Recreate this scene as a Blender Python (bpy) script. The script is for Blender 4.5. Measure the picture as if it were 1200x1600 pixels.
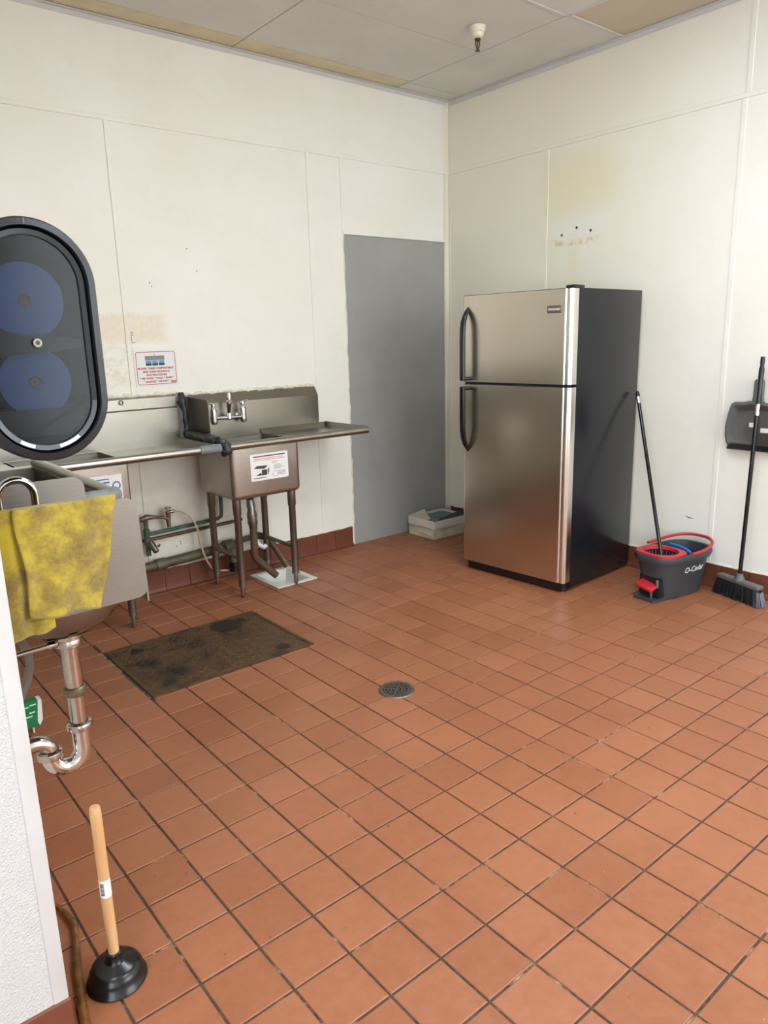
import bpy, bmesh, math, random
from mathutils import Vector, Matrix
random.seed(7)
for o in list(bpy.data.objects):
    bpy.data.objects.remove(o)
scene = bpy.context.scene
COL = scene.collection

# ------------------------------------------------------------------ camera
CAM = Vector((-4.0564, -4.1211, 1.4608))
CR = Vector((0.770519, -0.636887, -0.025982))
CU = Vector((0.167353, 0.162800, 0.972363))
CF = Vector((0.615055, 0.753572, -0.232025))
FPX = 1144.96
cd = bpy.data.cameras.new('camera')
cd.sensor_fit = 'VERTICAL'
cd.sensor_height = 24.0
cd.lens = FPX / 1600.0 * 24.0
cd.clip_start = 0.02
cam = bpy.data.objects.new('camera', cd)
COL.objects.link(cam)
cam.matrix_world = Matrix(((CR.x, CU.x, -CF.x, CAM.x), (CR.y, CU.y, -CF.y, CAM.y), (CR.z, CU.z, -CF.z, CAM.z), (0, 0, 0, 1)))
scene.camera = cam

# ------------------------------------------------------------------ world, lamps, exposure
w = bpy.data.worlds.new('world')
scene.world = w
w.use_nodes = True
w.node_tree.nodes['Background'].inputs['Color'].default_value = (0.85, 0.92, 1.0, 1)
w.node_tree.nodes['Background'].inputs['Strength'].default_value = 1.0
XL0 = -6.2
def area(name, loc, rot, sx, sy, power, color):
    l = bpy.data.lights.new(name, 'AREA')
    l.shape = 'RECTANGLE'; l.size = sx; l.size_y = sy; l.energy = power; l.color = color
    o = bpy.data.objects.new(name, l); COL.objects.link(o)
    o.location = loc; o.rotation_euler = rot
    return o
LAMP = (0.83, 0.91, 1.0)
area('assumed_ceiling_lamp', (-1.80, -2.60, 3.06), (0, 0, 0), 1.15, 0.55, 38, LAMP)  # ceiling lamp out of view, assumed from how the walls are lit
area('assumed_ceiling_lamp', (-2.34, -4.80, 3.06), (0, 0, 0), 1.15, 0.55, 40, LAMP)  # another unseen ceiling lamp, assumed to the right of the camera
area('assumed_ceiling_lamp', (-4.78, -3.60, 3.06), (0, 0, 0), 1.15, 0.55, 26, LAMP)  # third unseen ceiling lamp, assumed to the left of the camera
area('assumed_rear_daylight', (-1.35, -6.74, 1.75), (math.radians(90), 0, math.radians(180)), 2.6, 2.1, 150, (0.76, 0.88, 1.0))  # unseen lamp added at the solid wall behind the camera, for assumed daylight
area('added_left_fill', (XL0 + 0.06, -5.35, 1.55), (math.radians(90), 0, math.radians(-90)), 2.6, 2.4, 114, (0.70, 0.85, 1.0))  # unseen lamp added on the left wall to brighten the fridge wall
vs = scene.view_settings
vs.view_transform = 'Standard'
vs.look = 'None'
vs.exposure = 0.05
vs.gamma = 1.0
vs.use_curve_mapping = False

# ------------------------------------------------------------------ materials
def lin(c):
    return tuple((v / 255 / 12.92) if v / 255 <= 0.04045 else ((v / 255 + 0.055) / 1.055) ** 2.4 for v in c)
class NT:
    def __init__(s, name):
        m = bpy.data.materials.new(name); m.use_nodes = True
        s.m = m; s.nt = m.node_tree; s.b = s.nt.nodes['Principled BSDF']
    def n(s, typ, **kw):
        nd = s.nt.nodes.new(typ)
        for k, v in kw.items(): setattr(nd, k, v)
        return nd
    def l(s, a, b): s.nt.links.new(a, b)
    def setv(s, inp, v):
        if hasattr(v, 'default_value') or hasattr(v, 'is_linked'): s.l(v, inp)
        elif isinstance(v, tuple): inp.default_value = (*v[:3], 1)
        else: inp.default_value = v
    def mix(s, f, a, b, mode='MIX'):
        nd = s.n('ShaderNodeMix', data_type='RGBA', blend_type=mode)
        s.setv(nd.inputs[0], f); s.setv(nd.inputs[6], a); s.setv(nd.inputs[7], b)
        return nd.outputs[2]
    def math(s, op, a, b=0.0, clamp=False):
        nd = s.n('ShaderNodeMath', operation=op, use_clamp=clamp)
        s.setv(nd.inputs[0], a); s.setv(nd.inputs[1], b)
        return nd.outputs[0]
    def noise(s, scale, detail=4, rough=0.55, vec=None, out=0):
        nd = s.n('ShaderNodeTexNoise'); nd.inputs['Scale'].default_value = scale
        nd.inputs['Detail'].default_value = detail; nd.inputs['Roughness'].default_value = rough
        if vec is not None: s.l(vec, nd.inputs['Vector'])
        return nd.outputs[out]
    def obj(s): return s.n('ShaderNodeTexCoord').outputs['Object']
    def pos(s): return s.n('ShaderNodeNewGeometry').outputs['Position']
    def scalev(s, vec, sc):
        nd = s.n('ShaderNodeMapping'); nd.inputs['Scale'].default_value = sc
        s.l(vec, nd.inputs['Vector']); return nd.outputs[0]
    def ramp(s, v, lo, hi, a=0.0, b=1.0, smooth=True):
        nd = s.n('ShaderNodeMapRange'); nd.interpolation_type = 'SMOOTHSTEP' if smooth else 'LINEAR'
        s.setv(nd.inputs[0], v)
        nd.inputs[1].default_value = lo; nd.inputs[2].default_value = hi
        nd.inputs[3].default_value = a; nd.inputs[4].default_value = b
        return nd.outputs[0]
    def bump(s, h, strength=0.3, dist=0.002):
        nd = s.n('ShaderNodeBump'); nd.inputs['Strength'].default_value = strength; nd.inputs['Distance'].default_value = dist
        s.setv(nd.inputs['Height'], h); s.l(nd.outputs[0], s.b.inputs['Normal'])
    def set(s, **kw):
        for k, v in kw.items():
            s.setv(s.b.inputs[{'color': 'Base Color', 'rough': 'Roughness', 'metal': 'Metallic', 'spec': 'Specular IOR Level', 'trans': 'Transmission Weight', 'alpha': 'Alpha', 'coat': 'Coat Weight', 'aniso': 'Anisotropic'}[k]], v)
        return s
M = {}
def simple(name, rgb, rough=0.5, metal=0.0, var=0.0, vscale=20, bump=0.0, bscale=200, bdist=0.001, spec=0.5):
    t = NT(name); c = lin(rgb)
    if var:
        f = t.noise(vscale, 5, 0.6, t.obj())
        f = t.ramp(f, 0.3, 0.7)
        t.set(color=t.mix(f, tuple(v * (1 - var) for v in c), tuple(min(1, v * (1 + var)) for v in c)))
    else: t.set(color=c)
    t.set(rough=rough, metal=metal, spec=spec)
    if bump: t.bump(t.noise(bscale, 3, 0.6, t.obj()), bump, bdist)
    M[name] = t.m
    return t.m

def wall_material():
    t = NT('wall_paint')
    p = t.pos(); sx = t.n('ShaderNodeSeparateXYZ'); t.l(p, sx.inputs[0])
    X, Y, Z = sx.outputs
    n1 = t.noise(1.7, 6, 0.6, p); n2 = t.noise(9, 5, 0.65, p); n3 = t.noise(38, 4, 0.6, p)
    base = t.mix(t.ramp(n1, 0.35, 0.7), lin((237, 233, 222)), lin((241, 238, 229)))
    base = t.mix(t.math('MULTIPLY', t.ramp(n2, 0.5, 0.75), 0.25), base, lin((228, 225, 210)))
    def box(a, lo1, hi1, b, lo2, hi2, s1, s2, wob=0.05):
        def band(v, lo, hi, s):
            vv = t.math('ADD', v, t.math('MULTIPLY', t.math('SUBTRACT', n2, 0.5), wob))
            return t.math('MULTIPLY', t.ramp(vv, lo - s, lo + s), t.ramp(vv, hi - s, hi + s, 1.0, 0.0))
        return t.math('MULTIPLY', band(a, lo1, hi1, s1), band(b, lo2, hi2, s2))
    backw = t.ramp(Y, -0.08, -0.05); rightw = t.ramp(X, -0.08, -0.05)
    # peach stain left by an older notice above the sinks
    m1 = t.math('MULTIPLY', box(X, -2.70, -2.27, Z, 1.47, 1.62, 0.05, 0.02, 0.06), t.ramp(n3, 0.25, 0.6, 0.2, 0.45))
    base = t.mix(t.math('MULTIPLY', m1, backw), base, lin((226, 198, 158)))
    m2 = t.math('MULTIPLY', box(X, -2.70, -2.49, Z, 1.24, 1.46, 0.03, 0.03, 0.12), t.ramp(n3, 0.45, 0.62, 0.0, 0.25))
    base = t.mix(t.math('MULTIPLY', m2, backw), base, lin((196, 160, 118)))
    my = t.math('MULTIPLY', t.ramp(Y, -2.3, -0.9, 0.0, 0.75), rightw)
    base = t.mix(my, base, lin((234, 226, 202)))
    # yellowed patch and brown glue marks over the fridge
    m3 = t.math('MULTIPLY', box(Y, -1.42, -0.92, Z, 2.22, 2.52, 0.16, 0.10, 0.16), 0.32)
    base = t.mix(t.math('MULTIPLY', m3, rightw), base, lin((226, 214, 150)))
    m5 = box(Y, -1.40, -0.95, Z, 2.05, 2.16, 0.02, 0.02, 0.05)
    base = t.mix(t.math('MULTIPLY', t.math('MULTIPLY', m5, 0.6), rightw), base, lin((236, 233, 222)))
    m4 = t.math('MULTIPLY', box(Y, -1.30, -0.96, Z, 2.00, 2.035, 0.015, 0.012, 0.10), t.ramp(n3, 0.42, 0.58, 0.0, 0.6))
    base = t.mix(t.math('MULTIPLY', m4, rightw), base, lin((206, 180, 96)))
    m6 = t.math('MULTIPLY', box(Y, -1.15, -1.09, Z, 1.75, 2.0, 0.03, 0.10, 0.06), 0.18)
    base = t.mix(t.math('MULTIPLY', m6, rightw), base, lin((215, 196, 130)))
    # mottled tan tone low down behind the pipes
    m7 = t.math('MULTIPLY', box(X, -3.9, -2.0, Z, -0.1, 0.75, 0.25, 0.20, 0.3), t.ramp(n2, 0.3, 0.7, 0.15, 0.5))
    base = t.mix(t.math('MULTIPLY', m7, backw), base, lin((204, 190, 168)))
    t.set(color=base, rough=0.42, spec=0.35)
    h = t.math('ADD', t.math('MULTIPLY', n3, 0.4), t.noise(220, 3, 0.6, p))
    t.bump(h, 0.25, 0.0012)
    M['wall'] = t.m
wall_material()

def frp_material():
    t = NT('pebbled_panel'); p = t.pos()
    v = t.n('ShaderNodeTexVoronoi'); v.inputs['Scale'].default_value = 250; v.feature = 'SMOOTH_F1'
    t.l(p, v.inputs['Vector'])
    t.set(color=lin((198, 196, 194)), rough=0.38)
    t.bump(t.ramp(v.outputs['Distance'], 0.0, 0.6, 1.0, 0.0), 0.7, 0.0015)
    M['frp'] = t.m
frp_material()

def tile_material(name, dark, light, spots, rough):
    t = NT(name); p = t.pos()
    oi = t.n('ShaderNodeObjectInfo').outputs['Random']
    ri = t.n('ShaderNodeNewGeometry').outputs['Random Per Island']
    r = t.math('FRACT', t.math('ADD', t.math('MULTIPLY', oi, 7.31), t.math('MULTIPLY', ri, 3.77)))
    n1 = t.noise(2.2, 5, 0.6, p); n2 = t.noise(26, 5, 0.65, p); n3 = t.noise(150, 3, 0.6, p)
    f = t.math('ADD', t.math('MULTIPLY', r, 0.45), t.math('MULTIPLY', t.ramp(n1, 0.3, 0.7), 0.35))
    f = t.math('ADD', f, t.math('MULTIPLY', t.ramp(n2, 0.3, 0.7), 0.3), True)
    c = t.mix(f, lin(dark), lin(light))
    c = t.mix(t.ramp(n3, 0.66, 0.78, 0, 0.35), c, lin(spots))
    n5 = t.noise(48, 2, 0.5, p)
    c = t.mix(t.ramp(n5, 0.735, 0.78, 0, 0.75), c, lin((70, 38, 26)))
    n6 = t.noise(33, 3, 0.7, t.scalev(p, (1, 1.3, 1)))
    c = t.mix(t.ramp(n6, 0.71, 0.8, 0, 0.5), c, lin((222, 178, 150)))
    t.set(color=c, rough=t.ramp(n2, 0.3, 0.7, rough - 0.06, rough + 0.1), spec=0.4)
    t.bump(t.math('ADD', n3, t.math('MULTIPLY', n2, 1.5)), 0.18, 0.0012)
    M[name] = t.m
tile_material('quarry_tile', (142, 86, 56), (168, 108, 76), (128, 76, 50), 0.40)
tile_material('base_tile', (104, 58, 42), (124, 72, 54), (92, 50, 40), 0.34)

def grout_material():
    t = NT('grout'); p = t.pos()
    n1 = t.noise(3.2, 5, 0.7, p); n2 = t.noise(60, 4, 0.6, p)
    c = t.mix(t.ramp(n2, 0.3, 0.7), lin((66, 55, 46)), lin((92, 76, 62)))
    c = t.mix(t.math('MULTIPLY', t.ramp(n1, 0.54, 0.64), t.ramp(n2, 0.35, 0.55)), c, lin((190, 160, 130)))
    t.set(color=c, rough=0.8); M['grout'] = t.m
grout_material()

def steel(name, rgb, rough, stretch=(1, 1, 60), var=0.1, aniso=0.0, smudge=0.12):
    t = NT(name); o = t.obj()
    br = t.noise(14, 4, 0.7, t.scalev(o, stretch)); bl = t.noise(4, 4, 0.6, o)
    c = lin(rgb)
    f = t.math('ADD', t.math('MULTIPLY', t.ramp(br, 0.3, 0.7), 0.5), t.math('MULTIPLY', t.ramp(bl, 0.3, 0.7), 0.5))
    t.set(color=t.mix(f, tuple(v * (1 - var) for v in c), tuple(min(1, v * (1 + var)) for v in c)), metal=1.0,
          rough=t.math('ADD', rough, t.math('MULTIPLY', t.math('SUBTRACT', bl, 0.4), smudge)), aniso=aniso)
    t.bump(br, 0.04, 0.0005)
    M[name] = t.m
steel('steel', (190, 186, 178), 0.30, (60, 60, 2))
steel('steel_sink', (158, 154, 145), 0.30, (2, 60, 60))
steel('steel_dull', (136, 130, 124), 0.42, (2, 2, 30))
steel('steel_bowl', (172, 166, 158), 0.36, (2, 2, 30))
steel('steel_fridge', (206, 198, 185), 0.24, (60, 60, 1.5), 0.05, 0.0, 0.08)
steel('steel_trim', (225, 222, 216), 0.22, (60, 60, 1), 0.03)
steel('galvanised', (150, 148, 142), 0.38, (8, 8, 8), 0.25)
simple('chrome', (215, 215, 215), 0.09, 1.0)
simple('chrome_worn', (190, 184, 178), 0.16, 1.0, 0.15, 14)
simple('black_plastic', (24, 24, 26), 0.32)
simple('black_gloss', (14, 15, 18), 0.16)
simple('black_rubber', (17, 17, 18), 0.24, 0, 0.15, 30)
simple('fridge_side', (27, 28, 32), 0.22, 0, 0.06, 6, 0.12, 420, 0.0005, 0.32)
simple('charcoal', (58, 61, 66), 0.42)
simple('dustpan_grey', (96, 96, 95), 0.5, 0, 0.12, 14)
simple('dark_void', (10, 9, 8), 0.8)
simple('red_plastic', (190, 38, 50), 0.38)
simple('blue_plastic', (40, 120, 205), 0.4)
simple('white_plastic', (228, 226, 222), 0.4)
simple('grey_tape', (120, 128, 130), 0.45, 0, 0.12, 30)
simple('black_tape', (46, 49, 54), 0.35, 0, 0.25, 25, 0.6, 60, 0.004)
simple('paper_white', (232, 230, 228), 0.6)
simple('ink_red', (176, 52, 56), 0.6)
simple('ink_dark', (62, 58, 60), 0.6)
simple('ink_grey', (140, 136, 134), 0.6)
simple('ink_blue', (64, 92, 150), 0.6)
simple('ink_pink', (208, 150, 150), 0.6)
simple('ink_aqua', (96, 160, 196), 0.6)
simple('grey_door', (158, 157, 152), 0.5, 0, 0.05, 3, 0.1, 120)
simple('ceiling_grey', (216, 213, 205), 0.85, 0, 0.04, 3, 0.15, 160)
simple('ceiling_beige', (216, 204, 172), 0.85, 0, 0.08, 5, 0.15, 160)
simple('ceiling_tan', (202, 190, 168), 0.85, 0, 0.05, 4, 0.15, 160)
simple('trim_white', (204, 202, 200), 0.45, 0, 0.03, 6)
simple('sprinkler_white', (226, 220, 198), 0.45)
simple('bronze', (96, 84, 66), 0.4, 0.8, 0.2, 40)
simple('copper_green', (72, 96, 84), 0.6, 0.3, 0.45, 18, 0.5, 60, 0.002)
simple('copper_brown', (104, 80, 60), 0.5, 0.5, 0.3, 14)
simple('waste_pipe', (92, 84, 66), 0.55, 0.2, 0.35, 12, 0.3, 60)
simple('brown_pipe', (98, 76, 54), 0.5, 0.3, 0.3, 20, 0.3, 80)
simple('brass', (118, 108, 88), 0.4, 0.7, 0.3, 30)
simple('tube_beige', (206, 184, 156), 0.45)
simple('grey_hose', (120, 114, 110), 0.4)
simple('caulk', (226, 218, 200), 0.6, 0, 0.1, 40, 0.8, 50, 0.006)
simple('white_enamel', (230, 228, 220), 0.3, 0, 0.04, 12)
simple('cardboard_white', (214, 206, 194), 0.7, 0, 0.06, 14)
simple('cardboard_dirty', (204, 190, 164), 0.75, 0, 0.14, 12)
simple('teal_print', (96, 132, 130), 0.5)
simple('green_print', (22, 128, 72), 0.35, 0, 0.15, 30)
simple('blue_paper', (82, 124, 186), 0.8, 0, 0.08, 12)
simple('rust_tube', (112, 70, 30), 0.18, 0, 0.45, 30, 0.4, 40, 0.003)
simple('core_brown', (128, 120, 118), 0.7)
simple('disp_black', (22, 24, 30), 0.34, 0, 0.1, 8)
simple('disp_grey', (74, 76, 84), 0.38, 0, 0.1, 12)
simple('disp_worn', (206, 206, 206), 0.5, 0, 0.12, 120)
simple('tar', (46, 40, 36), 0.6, 0.2, 0.35, 60, 0.8, 90, 0.004)
simple('bristle', (30, 31, 36), 0.4)
simple('bristle_tip', (110, 112, 124), 0.4)

def wood_material():
    t = NT('wood'); o = t.obj()
    g = t.noise(30, 5, 0.6, t.scalev(o, (1, 1, 0.12))); k = t.noise(11, 4, 0.6, t.scalev(o, (1, 1, 0.5)))
    c = t.mix(t.ramp(g, 0.3, 0.7), lin((208, 158, 108)), lin((228, 186, 138)))
    c = t.mix(t.ramp(k, 0.6, 0.75, 0, 0.7), c, lin((132, 92, 56)))
    t.set(color=c, rough=0.45); M['wood'] = t.m
wood_material()
def towel_material():
    t = NT('yellow_microfibre'); o = t.obj()
    a = t.noise(13, 6, 0.7, o); b = t.noise(110, 4, 0.7, o)
    c = t.mix(t.ramp(a, 0.34, 0.62), lin((194, 171, 52)), lin((154, 130, 58)))
    c = t.mix(t.math('MULTIPLY', t.ramp(a, 0.45, 0.70, 0.0, 0.6), t.ramp(b, 0.3, 0.65)), c, lin((92, 76, 44)))
    t.set(color=c, rough=0.95, spec=0.1)
    t.b.inputs['Sheen Weight'].default_value = 0.4
    t.bump(t.noise(420, 4, 0.7, o), 0.8, 0.003)
    M['towel'] = t.m
towel_material()
def plate_material():
    t = NT('rusty_plate'); p = t.pos()
    a = t.noise(5, 6, 0.65, p); b = t.noise(40, 5, 0.7, p)
    c = t.mix(t.ramp(b, 0.3, 0.7), lin((64, 50, 38)), lin((124, 92, 58)))
    c = t.mix(t.ramp(a, 0.48, 0.66), c, lin((44, 38, 34)))
    t.set(color=c, rough=t.ramp(b, 0.3, 0.7, 0.35, 0.65), metal=0.35)
    t.bump(b, 0.4, 0.002); M['plate'] = t.m
plate_material()
def window_material():
    t = NT('smoked_window')
    nt = t.nt; out = nt.nodes['Material Output']
    tr = t.n('ShaderNodeBsdfTransparent'); tr.inputs[0].default_value = (0.55, 0.55, 0.58, 1)
    t.set(color=lin((16, 16, 18)), rough=0.16)
    mx = t.n('ShaderNodeMixShader'); mx.inputs[0].default_value = 0.42
    t.l(tr.outputs[0], mx.inputs[1]); t.l(t.b.outputs[0], mx.inputs[2]); t.l(mx.outputs[0], out.inputs['Surface'])
    M['smoke'] = t.m
window_material()

# ------------------------------------------------------------------ mesh helpers
class MB:
    def __init__(s): s.v = []; s.f = []; s.sm = []
    def add(s, vs, fs, smooth=False):
        k = len(s.v); s.v += [Vector(q) for q in vs]
        s.f += [[i + k for i in f] for f in fs]; s.sm += [smooth] * len(fs); return s
    def bm(s, b, smooth=False):
        b.verts.ensure_lookup_table()
        for i, q in enumerate(b.verts): q.index = i
        s.add([q.co.copy() for q in b.verts], [[q.index for q in f.verts] for f in b.faces], smooth); b.free(); return s
    def box(s, lo, hi, bev=0.0, seg=2, mat=None, open_top=False):
        b = bmesh.new(); bmesh.ops.create_cube(b, size=1)
        lo = Vector(lo); hi = Vector(hi)
        for q in b.verts: q.co = Vector([(lo[i] + hi[i]) / 2 + q.co[i] * (hi[i] - lo[i]) for i in range(3)])
        if bev: bmesh.ops.bevel(b, geom=list(b.edges), offset=bev, segments=seg, profile=0.5, affect='EDGES')
        if mat is not None: bmesh.ops.transform(b, matrix=mat, verts=b.verts)
        return s.bm(b, bool(bev))
    def prism(s, poly, axis, lo, hi, smooth=False):
        # poly: 2D points in the two other axes (in xyz order)
        n = len(poly); vs = []
        for e in (lo, hi):
            for a, c in poly:
                vs.append({'x': (e, a, c), 'y': (a, e, c), 'z': (a, c, e)}[axis])
        fs = [[i, (i + 1) % n, n + (i + 1) % n, n + i] for i in range(n)]
        s.add(vs, fs, smooth); s.add(vs, [list(range(n))[::-1], list(range(n, 2 * n))], False); return s
    def tube(s, pts, r, seg=12, cap=True, flat=None):
        pts = [Vector(p) for p in pts]; n = len(pts)
        rs = r if isinstance(r, (list, tuple)) else [r] * n
        T = []
        for i in range(n):
            a = pts[max(i - 1, 0)]; b = pts[min(i + 1, n - 1)]; T.append((b - a).normalized())
        up = Vector((0, 0, 1)) if abs(T[0].z) < 0.9 else Vector((0, 1, 0))
        N = (up - T[0] * up.dot(T[0])).normalized()
        vs = []; fs = []
        for i in range(n):
            N = (N - T[i] * N.dot(T[i])).normalized(); B = T[i].cross(N)
            for j in range(seg):
                a = 2 * math.pi * j / seg
                k = 1.0 if flat is None else flat
                vs.append(pts[i] + N * (math.cos(a) * rs[i] * k) + B * (math.sin(a) * rs[i]))
        for i in range(n - 1):
            for j in range(seg):
                fs.append([i * seg + j, i * seg + (j + 1) % seg, (i + 1) * seg + (j + 1) % seg, (i + 1) * seg + j])
        s.add(vs, fs, True)
        if cap: s.add(vs, [list(range(seg))[::-1], list(range((n - 1) * seg, n * seg))], False)
        return s
    def lathe(s, prof, c=(0, 0, 0), axis=(0, 0, 1), seg=32, cap=False):
        ax = Vector(axis).normalized(); u = ax.orthogonal().normalized(); w_ = ax.cross(u); c = Vector(c)
        vs = []; n = len(prof)
        for r, h in prof:
            for j in range(seg):
                a = 2 * math.pi * j / seg
                vs.append(c + ax * h + (u * math.cos(a) + w_ * math.sin(a)) * r)
        fs = [[i * seg + j, i * seg + (j + 1) % seg, (i + 1) * seg + (j + 1) % seg, (i + 1) * seg + j] for i in range(n - 1) for j in range(seg)]
        s.add(vs, fs, True)
        if cap: s.add(vs, [list(range(seg))[::-1], list(range((n - 1) * seg, n * seg))], False)
        return s
    def build(s, name, mat, parent=None, angle=35, world=True):
        me = bpy.data.meshes.new(name)
        off = Vector((0, 0, 0))
        if parent is not None and world:
            inv = parent.matrix_world.inverted() if False else None
        vs = s.v
        if parent is not None and world:
            q = root_of(parent); L = Vector(q.location)
            rot = Matrix.Rotation(-q.rotation_euler.z, 3, 'Z')
            vs = [rot @ (x - L) for x in vs]
        me.from_pydata([tuple(x) for x in vs], [], s.f)
        b = bmesh.new(); b.from_mesh(me)
        bmesh.ops.remove_doubles(b, verts=b.verts, dist=1e-5)
        bmesh.ops.recalc_face_normals(b, faces=b.faces)
        b.to_mesh(me); b.free()
        if any(s.sm):
            me.polygons.foreach_set('use_smooth', [True] * len(me.polygons))
            me.set_sharp_from_angle(angle=math.radians(angle))
        me.materials.append(M[mat])
        o = bpy.data.objects.new(name, me); COL.objects.link(o)
        if parent is not None: o.parent = parent
        return o
def root_of(o):
    while o.parent is not None: o = o.parent
    return o
def thing(name, loc, label, cat, rz=0.0, group=None):
    o = bpy.data.objects.new(name, None); COL.objects.link(o)
    o.empty_display_size = 0.1; o.location = loc; o.rotation_euler = (0, 0, rz)
    o['label'] = label; o['category'] = cat
    if group: o['group'] = group
    return o
def tag(o, label, cat, group=None):
    o['label'] = label; o['category'] = cat
    if group: o['group'] = group
    return o
def struct(o, label, cat):
    o['kind'] = 'structure'; o['label'] = label; o['category'] = cat; return o
def plab(o, label): o['label'] = label; return o
def text(name, s, size, origin, right, up, mat, parent, align='CENTER', depth=0.0006, bold=0.0, shear=0.0, warp=None):
    cu = bpy.data.curves.new(name, 'FONT'); cu.body = s; cu.size = size; cu.align_x = align; cu.align_y = 'CENTER'
    cu.extrude = depth; cu.offset = bold; cu.shear = shear; cu.resolution_u = 3
    tmp = bpy.data.objects.new('tmp_text', cu); COL.objects.link(tmp)
    me = bpy.data.meshes.new_from_object(tmp)
    bpy.data.objects.remove(tmp); bpy.data.curves.remove(cu)
    r = Vector(right).normalized(); u = Vector(up).normalized(); n = r.cross(u); o0 = Vector(origin)
    q = root_of(parent); L = Vector(q.location); rot = Matrix.Rotation(-q.rotation_euler.z, 3, 'Z')
    for v in me.vertices:
        p = o0 + r * v.co.x + u * v.co.y + n * v.co.z
        if warp: p = warp(p, v.co.z)
        v.co = rot @ (p - L)
    me.name = name; me.materials.clear(); me.materials.append(M[mat])
    o = bpy.data.objects.new(name, me); COL.objects.link(o); o.parent = parent
    return o
def arc(c, r, a0, a1, n, ax=0, az=2, sgn=1):
    out = []
    for i in range(n + 1):
        a = math.radians(a0 + (a1 - a0) * i / n); p = list(c); p[ax] += math.cos(a) * r * sgn; p[az] += math.sin(a) * r; out.append(tuple(p))
    return out
def rrect(x0, x1, y0, y1, r, n=4):
    out = []
    for cx, cy, a in ((x1 - r, y1 - r, 0), (x0 + r, y1 - r, 90), (x0 + r, y0 + r, 180), (x1 - r, y0 + r, 270)):
        for i in range(n + 1):
            t = math.radians(a + 90 * i / n); out.append((cx + r * math.cos(t), cy + r * math.sin(t)))
    return out

# ------------------------------------------------------------------ room shell
S = 0.158
GX = lambda b: (b - 17.254) * S
GY = lambda a: (-a - 18.304) * S
XL, YN = -6.2, -6.8          # far left wall and the wall behind the camera
WX, WY = -3.796, -2.709      # corner of the wall that carries the hand sink
HATCH = (-3.030, -2.210, -1.290, -0.676)
FS = (-1.905, -1.615, -0.455, -0.108)     # floor sink

# floor bed with a pit for the floor sink
xs = sorted([XL, FS[0], FS[1], 0.1]); ys = sorted([YN, FS[2], FS[3], 0.1])
mb = MB()
for i in range(3):
    for j in range(3):
        if i == 1 and j == 1: continue
        mb.add([(xs[i], ys[j], -0.004), (xs[i + 1], ys[j], -0.004), (xs[i + 1], ys[j + 1], -0.004), (xs[i], ys[j + 1], -0.004)], [[0, 1, 2, 3]])
floor = mb.build('floor', 'grout')
struct(floor, 'red quarry tile floor with dark grout joints', 'floor')

def tile_mesh(name, sx, sy, z0=-0.02, z1=0.0, bev=0.0018, mat='quarry_tile'):
    hx, hy = sx / 2, sy / 2
    vs = [(-hx, -hy, z0), (hx, -hy, z0), (hx, hy, z0), (-hx, hy, z0),
          (-hx, -hy, z1 - bev), (hx, -hy, z1 - bev), (hx, hy, z1 - bev), (-hx, hy, z1 - bev),
          (-hx + bev, -hy + bev, z1), (hx - bev, -hy + bev, z1), (hx - bev, hy - bev, z1), (-hx + bev, hy - bev, z1)]
    fs = []
    for k in (0, 4):
        for i in range(4): fs.append([k + i, k + (i + 1) % 4, k + 4 + (i + 1) % 4, k + 4 + i])
    fs.append([8, 9, 10, 11])
    me = bpy.data.meshes.new(name); me.from_pydata(vs, [], fs); me.materials.append(M[mat]); me.update()
    return me
def project(p):
    d = Vector(p) - CAM; z = d.dot(CF)
    if z < 0.15: return None
    return (600 + FPX * d.dot(CR) / z, 800 - FPX * d.dot(CU) / z, z)
TW = S - 0.0062
cells = []
for b in range(-22, 18):
    for a in range(-19, 25):
        x0, x1 = GX(b) + 0.0031, GX(b + 1) - 0.0031
        y0, y1 = GY(a + 1) + 0.0031, GY(a) - 0.0031
        x0 = max(x0, XL); x1 = min(x1, -0.002); y0 = max(y0, YN); y1 = min(y1, -0.002)
        if x1 - x0 < 0.012 or y1 - y0 < 0.012: continue
        rects = [(x0, x1, y0, y1)]
        for hx0, hx1, hy0, hy1 in (HATCH, FS, (XL, WX, WY, 0.2)):
            nr = []
            for r in rects:
                if r[0] >= hx1 or r[1] <= hx0 or r[2] >= hy1 or r[3] <= hy0: nr.append(r); continue
                for q in ((r[0], min(r[1], hx0), r[2], r[3]), (max(r[0], hx1), r[1], r[2], r[3]),
                          (max(r[0], hx0), min(r[1], hx1), r[2], min(r[3], hy0)), (max(r[0], hx0), min(r[1], hx1), max(r[2], hy1), r[3])):
                    if q[1] - q[0] > 0.012 and q[3] - q[2] > 0.012: nr.append(q)
            rects = nr
        for r in rects:
            c = ((r[0] + r[1]) / 2, (r[2] + r[3]) / 2, 0); p = project(c); ar = 0
            if p and -40 < p[0] < 1240 and 700 < p[1] < 1660: ar = (r[1] - r[0]) * (r[3] - r[2]) / p[2] ** 3
            cells.append((ar, r))
cells.sort(key=lambda q: -q[0])
full_tile = tile_mesh('floor_tile', TW, TW)
rest = MB()
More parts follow.
